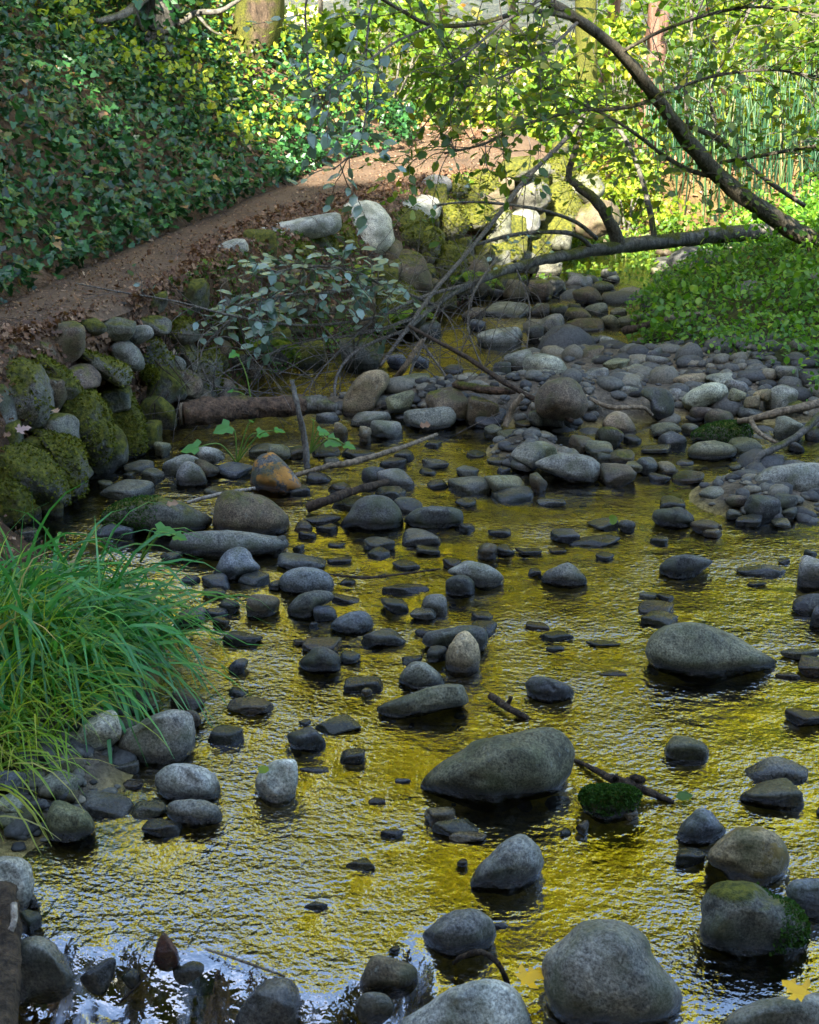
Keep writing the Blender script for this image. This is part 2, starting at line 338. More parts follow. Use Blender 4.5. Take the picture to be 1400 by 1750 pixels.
MOSS = {'m': .36, 'M': .62, 'B': .30, 'o': .12}
def finish_rock(name, W, Fc, code, seed, center):
    o = mesh_obj(name, W, Fc, ROCK, origin=center)
    r = np.random.default_rng(seed+5); t = np.array(TONE[code])*r.uniform(.82, 1.18)*np.array([1, r.uniform(.96, 1.03), r.uniform(.9, 1.08)])
    o.color = (*t, MOSS.get(code, 0) + (r.uniform(-.05, .05) if code in MOSS else 0)); return o
def rock_box(name, box, code, gz, seed, sub=3, peak=0., sit=.38, K=13, p=9.):
    x0, y0, x1, y1 = box; r = np.random.default_rng(seed)
    S, Fc = stone_shape(sub, r, K, p)
    a = r.uniform(0, 6.28); R2 = np.array([[math.cos(a), -math.sin(a), 0], [math.sin(a), math.cos(a), 0], [0, 0, 1]]); S = S@R2.T
    S[:, 2] *= 1 - peak*S[:, 0]*.6; S[:, 2] += r.uniform(-.1, .1)*S[:, 0]
    c0 = gp((x0+x1)/2, y1, gz); dep = proj(c0)[2]; al = math.atan2(H-gz, c0[1])
    wd = (x1-x0)*dep/F; hv = (y1-y0)*dep/F
    b = min(.44*wd, .36*hv/math.sin(al)); b = max(b, .22*wd)
    h = max((hv - b*math.sin(al))/math.cos(al), .12*wd)
    sx, sy, sz = wd/2, b, h/(1+sit)
    cen = c0 + np.array([0, b*.9, sz*sit])
    for _ in range(6):
        W = S*np.array([sx, sy, sz])+cen; Wv = W[W[:, 2] > gz-.002]
        if len(Wv) < 8: cen[2] += sz*.3; continue
        q = proj(Wv); bx0, bx1, by0, by1 = q[:, 0].min(), q[:, 0].max(), q[:, 1].min(), q[:, 1].max()
        sx *= np.clip((x1-x0)/(bx1-bx0), .6, 1.6)
        k = np.clip((y1-y0)/max(by1-by0, 1), .6, 1.6); sz *= k**.8; sy *= k**.35; cen[2] = gz+sz*sit
        cen[0] += ((x0+x1)/2-(bx0+bx1)/2)*dep/F
        cen[1] += -(y1-by1)*dep/F/math.sin(al)*.8
    W = S*np.array([sx, sy, sz])+cen
    return finish_rock(name, W, Fc, code, seed, np.array([cen[0], cen[1], gz]))
def rock_outline(name, pts, code, gz, seed, sub=4, thick=.42, rough=1., ext=1.3):
    pts = np.array(pts, float); r = np.random.default_rng(seed)
    x0, y0 = pts.min(0); x1, y1 = pts.max(0); cx, cy = (x0+x1)/2, (y0+y1)/2
    # smooth closed outline -> radius by angle
    n = len(pts); q = []
    for i in range(n):
        p0, p1, p2, p3 = pts[i-1], pts[i], pts[(i+1) % n], pts[(i+2) % n]
        for t in np.linspace(0, 1, 8, endpoint=False):
            q.append(.5*((2*p1)+(-p0+p2)*t+(2*p0-5*p1+4*p2-p3)*t*t+(-p0+3*p1-3*p2+p3)*t**3))
    q = np.array(q)-[cx, cy]; ang = np.arctan2(q[:, 1], q[:, 0]); rad = np.hypot(q[:, 0], q[:, 1])
    o = np.argsort(ang); ang, rad = ang[o], rad[o]
    ang = np.concatenate([ang-2*math.pi, ang, ang+2*math.pi]); rad = np.tile(rad, 3)
    V, Fc = ICO[sub]
    K = 9; P = r.normal(size=(K, 3)); P /= np.linalg.norm(P, axis=1)[:, None]; D = r.uniform(.78, 1.02, K)
    c0 = gp(cx, y1, gz); dep0 = proj(c0)[2]
    wpx = x1-x0; b = thick*min(wpx, 1.5*(y1-y0))*dep0/F
    dc = dep0 + b*.55
    phi = np.arctan2(V[:, 1], V[:, 0]); rho = np.hypot(V[:, 0], V[:, 1])
    Rr = np.interp(phi, ang, rad)
    dn = np.clip(V[:, 1], 0, 1)*np.clip(rho, 0, 1)
    # facets only thin the body front to back, so the silhouette stays
    qf = np.clip(V@P.T, 0, None)/D; Rf = np.clip((qf**10).sum(1)**-.1, .6, 1.12)
    ex = rho**.72
    nzv = np.sign(V[:, 2])*np.abs(V[:, 2])**.85*np.where(rho < .98, Rf, 1)
    S = V.copy()
    ns = 1+rough*(wob(S, r, 1.5, 3.5, 7, .018)+wob(S, r, 4, 9, 9, .010)+wob(S, r, 10, 24, 12, .0045))
    px = cx+np.cos(phi)*Rr*ex*ns; py = cy+np.sin(phi)*Rr*ex*ns*(1+(ext-1)*dn)
    W = cam2w(px, py, dc+b*nzv*ns)
    return finish_rock(name, W, Fc, code, seed, np.array([*gp(cx, (cy+y1)/2, gz)[:2], gz]))
CROP = {'A': (900, 1180, 2.8), 'B': (460, 1180, 2.979), 'C': (0, 1180, 2.9167), 'D': (0, 820, 2.9167), 'E': (0, 560, 2.8), 'F': (460, 560, 2.979), 'G': (900, 400, 2.8), 'H': (900, 820, 2.8), 'I': (460, 820, 2.979), 'J': (700, 0, 2.), 'K': (0, 0, 2.)}
def uncrop(c, pts):
    x, y, s = CROP[c]; p = np.array(pts, float).reshape(-1, 2)/s + [x, y]; return p
# hero boulders: crop, outline, tone, label, short reference (None = not used to describe others), [ground z]
HERO = [
 ('A', (85,1330,110,1260,180,1190,260,1115,370,1095,470,1110,560,1180,600,1270,660,1340,725,1420,740,1490,700,1560,600,1590,400,1592,200,1575,110,1520,85,1430), 'g', 'huge dark speckled granite boulder with pale right shoulder, beside the yellow maple leaf', 'the huge speckled boulder'),
 ('A', (835,1080,850,990,900,930,980,912,1080,925,1160,970,1260,1010,1330,1090,1345,1160,1320,1220,1270,1250,1180,1268,1050,1260,930,1235,850,1210,825,1170), 'm', 'large pale boulder with a thick dark green moss patch on its right side', 'the half-mossed pale boulder'),
 ('A', (865,790,900,740,960,690,1010,655,1080,645,1150,660,1220,710,1255,770,1260,830,1240,880,1180,910,1090,925,1000,905,930,860,880,830), 't', 'rounded tan boulder with rusty underside just above the half-mossed pale boulder', 'the rounded tan boulder'),
 ('A', (725,700,735,650,780,600,830,560,880,580,920,625,950,670,900,710,820,730,760,725), 's', 'small peaked blue-grey stone with angular faces beside the rounded tan boulder', None),
 ('A', (262,530,275,485,320,462,400,455,480,460,530,480,545,520,520,580,460,608,360,612,290,585), 'M', 'low dark stone capped all over with bright green moss, near the largest olive boulder', 'the green-capped stone'),
 ('A', (930,1600,1000,1540,1100,1490,1250,1460,1400,1450,1500,1500,1540,1600,1500,1680,1200,1690,960,1660), 'p', 'broad pale boulder cut by the bottom right corner, small yellow leaf above it', None),
 ('A', (1240,960,1270,915,1340,900,1420,905,1470,960,1470,1050,1420,1090,1330,1070,1260,1020), 's', 'smooth pale blue-grey stone at the right edge beside the half-mossed boulder', None),
 ('0', (717,1341,729,1324,752,1304,782,1287,812,1267,846,1257,883,1252,932,1244,964,1259,977,1284,972,1316,965,1334,957,1348,921,1357,860,1366,810,1366,760,1358,728,1350), 'o', 'largest olive-brown boulder in midstream, green moss on its pointed left end', 'the largest olive boulder'),
 ('I', (545,1165,600,1130,720,1090,860,1045,980,1040,1000,1080,1005,1140,900,1165,760,1188,640,1210,575,1195), 'o', 'long wedge-shaped grey slab lying aslant in midstream, sharp left tip', 'the long wedge slab'),
 ('0', (437,1345,442,1322,460,1305,480,1296,503,1298,510,1315,509,1345,500,1362,478,1369,450,1364), 'w', 'whitish blocky stone standing alone in open water, dark wet base', 'the lone whitish stone'),
 ('B', (1010,990,1060,900,1130,830,1190,770,1270,735,1340,770,1390,850,1385,910,1330,975,1240,1005,1150,1000,1070,1005), 'g', 'grey speckled boulder sloping down to its left, below the largest olive boulder', 'the sloping speckled boulder'),
 ('B', (775,1245,820,1200,900,1140,990,1110,1080,1125,1135,1180,1140,1260,1100,1310,1000,1335,880,1330,810,1300), 'g', 'rounded grey-green boulder directly behind the hoop of root', 'the boulder behind the root hoop'),
 ('B', (460,1500,480,1440,530,1350,620,1360,730,1400,765,1450,750,1510,680,1540,560,1535,480,1530), 'b', 'brown-topped dark boulder at the lip of the small cascade', 'the brown lip boulder'),
 ('B', (640,1705,760,1620,850,1560,960,1500,1080,1465,1180,1480,1260,1540,1310,1620,1340,1700,1330,1800,1000,1860,660,1820), 'p', 'very large pale granite boulder cut by the bottom edge before the root hoop', 'the pale bottom boulder'),
 ('B', (440,1610,470,1550,530,1535,600,1550,640,1600,630,1650,560,1680,470,1680), 'g', 'small grey stone just in front of the brown-topped lip boulder', None),
 ('C', (1165,1660,1200,1580,1260,1500,1320,1450,1390,1435,1450,1450,1500,1530,1500,1640,1450,1700,1200,1720), 'g', 'grey-green boulder standing in the white water of the cascade', 'the cascade boulder'),
 ('C', (585,270,610,215,680,170,760,120,860,95,940,110,970,160,975,240,950,310,880,345,760,362,650,345,595,310), 'g', 'large oval grey granite boulder resting beside the tip of the sedge grass', 'the oval sedge-side boulder'),
 ('C', (320,290,370,230,420,160,500,110,555,105,600,170,600,230,540,275,440,310,340,320), 'p', 'pale squared boulder leaning against the foot of the sedge grass', 'the squared sedge boulder'),
 ('C', (770,450,790,400,850,370,940,366,1020,385,1080,430,1105,490,1080,540,980,548,860,540,790,510), 'p', 'smooth pale oval boulder in water below the oval grey granite boulder', 'the smooth pale oval'),
 ('C', (825,605,850,560,920,542,1010,548,1080,575,1105,615,1085,655,990,668,880,655), 'g', 'smooth grey oval stone directly in front of the smooth pale oval boulder', None),
 ('C', (230,735,230,640,250,570,290,548,350,565,430,600,470,660,470,700,400,738,310,750), 'o', 'squat olive-sided boulder with grey top beside the bright sky reflection', 'the squat olive boulder'),
 ('C', (-120,850,0,830,80,828,140,860,165,930,160,1010,130,1080,80,1115,-120,1120), 'p', 'pale smooth boulder cut by the left edge above the broken log', 'the pale left-edge boulder'),
 ('C', (65,1300,110,1250,180,1228,250,1245,310,1300,350,1380,375,1440,350,1500,250,1530,120,1535,65,1500), 'g', 'grey-green rounded boulder beside the broken log in the bottom left corner', 'the boulder by the broken log'),
 ('C', (765,1330,780,1270,815,1205,850,1240,890,1310,880,1360,800,1368), 'r', 'small pointed red-brown stone standing on the lip of the cascade', 'the pointed red stone'),
 ('D', (510,190,560,130,640,95,740,82,850,95,920,115,980,150,1040,175,1055,215,1000,250,900,258,700,262,560,250), 'm', 'broad flat grey boulder with a green moss mat on its left, behind the sedge grass', 'the broad moss-mat boulder'),
 ('D', (1060,240,1065,150,1090,80,1140,52,1230,60,1330,90,1410,150,1440,200,1420,255,1330,280,1180,278), 'B', 'dark brown boulder furred with moss next to the broad flat grey boulder', 'the dark furred boulder'),
 ('D', (850,330,880,285,950,262,1060,252,1200,255,1330,275,1420,290,1435,330,1370,360,1180,385,1000,385,880,370), 'g', 'long flat pale-topped slab overhanging black shadow, below the dark furred boulder', 'the overhanging slab'),
 ('D', (1065,470,1090,410,1130,360,1180,332,1230,345,1270,400,1300,440,1240,470,1180,495,1100,490), 's', 'triangular blue-grey stone in front of the overhanging slab', 'the triangular stone'),
 ('E', (1205,760,1210,690,1230,630,1290,595,1340,620,1400,690,1440,740,1460,780,1380,788,1260,785), 'd', 'dark boulder streaked with orange lichen, leaning beside the upright stake', 'the orange-lichen boulder'),
 ('E', (840,740,845,690,870,655,905,638,950,660,980,705,990,745,930,757,870,755), 'g', 'small pyramid-shaped grey stone mirrored in the still pool', 'the pyramid stone'),
 ('F', (372,430,375,370,410,310,450,250,510,215,580,212,610,250,600,300,560,350,520,420,450,448), 't', 'tall pale tan boulder tilted on end behind the red-brown log', 'the tilted tan boulder'),
 ('F', (365,1005,410,940,450,880,520,852,600,860,650,905,675,960,670,1010,600,1026,450,1020), 'd', 'big dark rounded boulder with black mirror image, in front of a floating branch', 'the big dark boulder'),
 ('F', (690,985,720,940,790,912,900,910,975,925,990,960,985,1000,900,1020,750,1018), 'd', 'dark broad loaf-shaped boulder touching the big dark boulder', 'the loaf boulder'),
 ('F', (685,460,695,425,790,410,900,405,940,430,950,480,900,512,780,518,700,500), 'g', 'flat-topped squarish grey boulder among the stick jam', 'the flat-topped jam boulder'),
 ('G', (40,800,60,740,110,700,180,685,240,710,280,770,298,820,260,858,140,862,60,850), 'b', 'big rounded brown boulder at the centre of the stick jam', 'the big brown boulder'),
 ('G', (745,800,770,760,830,725,890,710,950,720,968,760,950,790,860,815,780,830), 'p', 'pale rounded boulder with fine cracks on the cobble bar', 'the pale cracked boulder'),
 ('G', (545,770,560,740,620,735,680,750,706,800,700,850,660,872,600,860,590,800), 'd', 'dark egg-shaped boulder standing before the cobble bar', 'the dark egg boulder'),
 ('G', (790,970,850,920,930,897,1010,895,1060,920,1085,960,1050,1000,900,1005), 'm', 'long dark boulder with a mossy green back below the tan branch', 'the mossy-backed boulder'),
 ('G', (775,1060,790,1010,850,990,930,992,1000,1020,1000,1060,940,1075,840,1078), 'o', 'broad dark olive boulder in water in front of the mossy-backed boulder', 'the broad olive boulder'),
 ('G', (360,915,385,870,430,848,480,865,520,920,522,955,460,962,400,950), 't', 'tan rounded boulder lit warm beside the pale bent stick', 'the warm tan boulder'),
 ('G', (35,1100,100,1065,200,1050,300,1060,355,1100,358,1150,320,1190,200,1180,100,1140), 'g', 'wide grey-green ledge of rock with dark underside, mid-right of the gravel spit', 'the wide ledge rock'),
 ('G', (1085,1180,1140,1130,1250,1100,1400,1095,1500,1130,1500,1210,1400,1235,1250,1240,1130,1220), 'g', 'large low pale-green slab at the right edge below the forked branch', 'the low right slab'),
 ('H', (568,810,580,770,630,715,700,688,790,684,880,700,960,730,1050,780,1140,830,1195,855,1200,880,1150,905,1000,925,820,945,700,925,610,900,575,860), 'o', 'great teardrop-shaped boulder with smooth olive-grey hide tapering to its right', 'the great teardrop boulder'),
 ('H', (78,490,85,450,130,420,200,398,250,430,290,470,280,500,180,506), 'g', 'peaked grey stone alone on the golden water', 'the peaked golden-water stone'),
 ('H', (635,440,650,395,700,365,770,357,840,370,890,390,850,430,800,460,700,470), 'd', 'dark almond-shaped boulder with a narrow right tip, behind the great teardrop boulder', 'the almond boulder'),
 ('H', (0,1020,0,965,60,942,150,960,210,985,232,1015,210,1045,100,1056,30,1045), 'd', 'smooth dark lozenge stone near the short forked stick', 'the lozenge stone'),
 ('H', (598,180,620,145,690,135,730,130,780,155,805,190,790,220,700,226,630,215), 'd', 'dark saddle-topped boulder at the tail of the golden riffle', 'the saddle-topped boulder'),
 ('I', (50,540,70,480,130,450,220,445,300,475,330,520,325,565,250,580,100,575), 's', 'blue-grey oval boulder with fine speckles below the triangular stone', 'the blue-grey oval boulder'),
 ('I', (95,680,110,630,170,580,250,560,320,572,325,610,270,640,230,690,150,698), 'd', 'black wet slanting boulder next below the blue-grey oval boulder', 'the black slanting boulder'),
 ('I', (310,750,340,710,410,675,480,668,520,700,525,750,470,780,380,778), 's', 'dark blue-grey stone with a dent on top in midstream', 'the dented stone'),
 ('I', (150,930,190,890,230,855,280,850,340,880,362,920,355,965,280,975,190,968), 'd', 'dark pointed stone pair-mate in front of a brown stone', 'the dark paired stone'),
 ('I', (895,560,905,510,950,485,1010,490,1045,530,1040,580,980,592,920,590), 'd', 'dark wet knob of rock against a larger low boulder', 'the wet knob'),
 ('I', (905,470,960,430,1020,412,1090,425,1160,460,1195,500,1170,535,1100,548,1040,530), 'g', 'low broad grey boulder with a flat back behind the wet knob', 'the low grey boulder'),
 ('I', (900,940,900,880,930,820,970,780,1010,775,1050,810,1070,860,1075,920,1050,965,980,977,920,965), 't', 'pale egg-shaped stone standing upright in midstream', 'the upright egg stone'),
 ('I', (785,830,800,780,880,760,1000,742,1080,750,1115,790,1110,850,1060,880,900,850,830,855), 'd', 'broad dark boulder behind the upright egg-shaped stone', 'the boulder behind the egg'),
 ('I', (655,1020,690,960,740,925,790,930,850,970,895,1020,880,1050,780,1062,690,1045), 'g', 'grey pyramid boulder behind the long wedge slab', 'the grey pyramid boulder'),
]
# boulders of the bank under the path: crop, outline or box, tone, label
WALL = [
 ('E', (-80,180,0,160,90,150,180,190,230,260,245,340,225,420,150,470,-80,480), 'm', 'big boulder at the left edge, mossy above and bare grey below, under the path'),
 ('E', (85,170,90,100,140,82,200,130,290,190,350,240,378,295,330,320,220,300), 'M', 'sloping moss-covered boulder tucked behind the top left boulder of the path bank'),
 ('E', (245,330,290,305,370,300,440,315,490,360,520,430,535,540,500,600,420,620,330,580,260,470), 'M', 'large square-shouldered boulder wholly furred in olive moss, dead leaf at its left'),
 ('E', (495,330,560,310,620,330,660,400,690,480,690,560,640,615,560,620,525,520,505,400), 'M', 'tall dark mossy boulder beside the black hollow at the foot of the path bank'),
 ('E', (150,490,230,500,310,530,370,570,410,630,417,720,370,785,320,800,290,700,230,580), 'M', 'mossy boulder sloping down to the right, wedged between two mossy neighbours'),
 ('E', (-80,570,0,555,90,565,180,590,250,640,300,710,315,780,280,835,150,840,-80,840), 'M', 'wide mossy boulder with a bare grey window on its left face, above the sedge grass'),
 ('E', (-80,740,0,730,70,725,130,760,152,830,150,930,60,960,-80,950), 'M', 'lowest mossy boulder at the left edge just above the sedge grass'),
 ('E', (360,240,400,205,440,220,447,280,420,312,380,300), 'M', 'small mossy knob between the leaf litter and the big mossy boulders'),
 ('E', (270,55,310,50,400,105,520,150,600,180,622,220,590,275,480,225,380,150), 'm', 'long mossy slab tilted along the edge of the path'),
 ('E', (520,100,570,65,630,75,675,130,682,180,640,195,560,165), 'g', 'bare grey rounded boulder at the path edge above the tilted mossy slab'),
 ('E', (670,110,700,60,750,55,800,110,827,165,800,215,740,225,685,195), 'm', 'boulder with a bright moss cap and a grey lip at the path edge'),
 ('E', (800,70,840,20,900,50,960,110,1020,100,1050,180,1045,270,1000,335,955,345,920,260,860,140), 'm', 'tall leaning mossy boulder above the cut end of the red-brown log'),
 ('E', (780,240,850,205,920,215,965,280,950,340,880,345,800,300), 'B', 'brownish moss-stained boulder at the foot of the tall leaning boulder'),
 ('E', (820,150,850,138,885,165,880,200,835,205), 'g', 'small round grey stone in front of the tall leaning boulder'),
 ('E', (680,220,715,188,750,215,745,250,700,255), 'm', 'small moss-tipped stone sunk in leaf litter below the moss-capped boulder'),
 ('E', (560,30,620,0,700,-10,730,30,690,60,620,70), 'g', 'grey flat stone half buried in the soil of the path shoulder'),
 ('K', (1150,760,1180,705,1250,693,1300,715,1330,770,1335,830,1290,862,1220,858,1165,800), 'w', 'tall white lichen-crusted boulder standing at the path edge'),
 ('K', (845,805,900,780,1000,755,1080,740,1140,735,1145,790,1060,815,930,840,860,840), 'p', 'long pale grey slab lying along the path edge'),
 ('K', (745,850,780,825,830,820,845,850,820,875,760,878), 'p', 'small bluish grey stone at the path edge short of the long pale slab'),
 ('K', (1290,700,1330,675,1400,685,1480,705,1490,745,1420,760,1340,745), 'p', 'pale grey boulder right behind the white lichen-crusted boulder'),
 ('K', (1100,800,1130,765,1190,775,1212,830,1190,875,1120,870), 'M', 'small mossy boulder against the left flank of the white boulder'),
 ('K', (1000,830,1060,795,1130,815,1150,870,1100,905,1020,890), 'M', 'dark mossy boulder under the long pale slab'),
 ('K', (920,850,980,820,1050,840,1050,890,960,900), 'M', 'low mossy hump in front of the long pale slab'),
 ('K', (1330,760,1380,720,1450,745,1470,820,1420,870,1345,850), 'M', 'mossy boulder on the right flank of the white boulder'),
 ('K', (1290,900,1350,860,1430,870,1450,930,1380,965,1300,950), 'B', 'dim brown boulder below the white lichen-crusted boulder'),
 ('K', (1260,1010,1330,970,1420,1000,1450,1080,1380,1120,1280,1090), 'M', 'mossy boulder half hidden by twigs above the dark undercut'),
 ('K', (690,1040,720,1005,770,1010,785,1050,740,1070), 'g', 'small grey stone behind the spray of bluish leaves'),
 ('K', (540,1150,580,1095,650,1100,670,1150,610,1175), 'm', 'mossy-backed stone by the path below the hanging twig'),
 ('J', (45,625,80,600,130,610,135,645,90,660), 'g', 'whitish rounded stone at the bend of the path'),
 ('J', (110,640,150,608,190,620,195,665,140,680), 'M', 'small mossy stone right of the whitish stone at the path bend'),
 ('J', (188,650,210,605,250,588,300,615,308,665,260,690,205,685), 'M', 'dome of bright moss at the path bend'),
 ('J', (320,640,370,600,430,605,475,650,460,700,380,710,330,690), 'm', 'grey and mossy boulder right of the bright moss dome'),
 ('J', (455,690,490,630,550,640,585,700,580,770,520,790,465,760), 'M', 'high mossy boulder right of the sprouting limb'),
 ('J', (470,575,510,540,550,560,560,610,500,620), 'M', 'moss hump high beside the sunlit path'),
 ('J', (335,755,375,718,430,730,438,780,380,795,340,785), 'g', 'bare grey boulder in the middle of the mossy bank'),
 ('J', (180,730,220,690,270,705,280,760,230,780,185,770), 'M', 'mossy boulder below the bright moss dome'),
 ('J', (265,770,290,705,335,715,345,790,320,830,275,820), 'm', 'upright boulder with a mossy left side in the middle of the bank'),
 ('J', (355,850,380,795,440,790,475,850,450,890,380,900), 'M', 'round mossy boulder just above the fallen trunk'),
 ('J', (260,860,300,820,360,830,378,880,330,910,270,900), 'M', 'mossy boulder touching the top of the fallen trunk'),
 ('J', (100,760,130,695,180,710,195,780,150,820,105,810), 'M', 'narrow mossy boulder halfway down the bank by the thin limb'),
 ('J', (-20,700,30,670,90,685,100,735,40,755,-15,745), 'p', 'white lichen-spotted low boulder right of the tall white boulder'),
 ('J', (575,730,630,690,700,700,710,770,640,800,580,790), 'B', 'brown leaf-strewn boulder under the twin sprouts'),
 ('J', (180,930,210,880,260,890,275,960,250,1010,195,1000), 'B', 'dark upright boulder below the fallen trunk at the stream edge'),
 ('J', (80,920,120,840,175,850,190,930,150,980,90,970), 'M', 'mossy boulder low on the bank behind the crossed limbs'),
 ('J', (-10,830,40,770,90,790,100,860,50,890), 'M', 'mossy boulder behind the tangle of bare twigs'),
 ('J', (-60,960,-20,890,50,900,70,980,20,1020,-50,1010), 'B', 'dim mossy boulder at the foot of the bank by the dark pool'),
 ('J', (545,660,570,600,640,600,660,650,620,690), 'm', 'leaf-covered mossy boulder below the sunlit path end'),
]
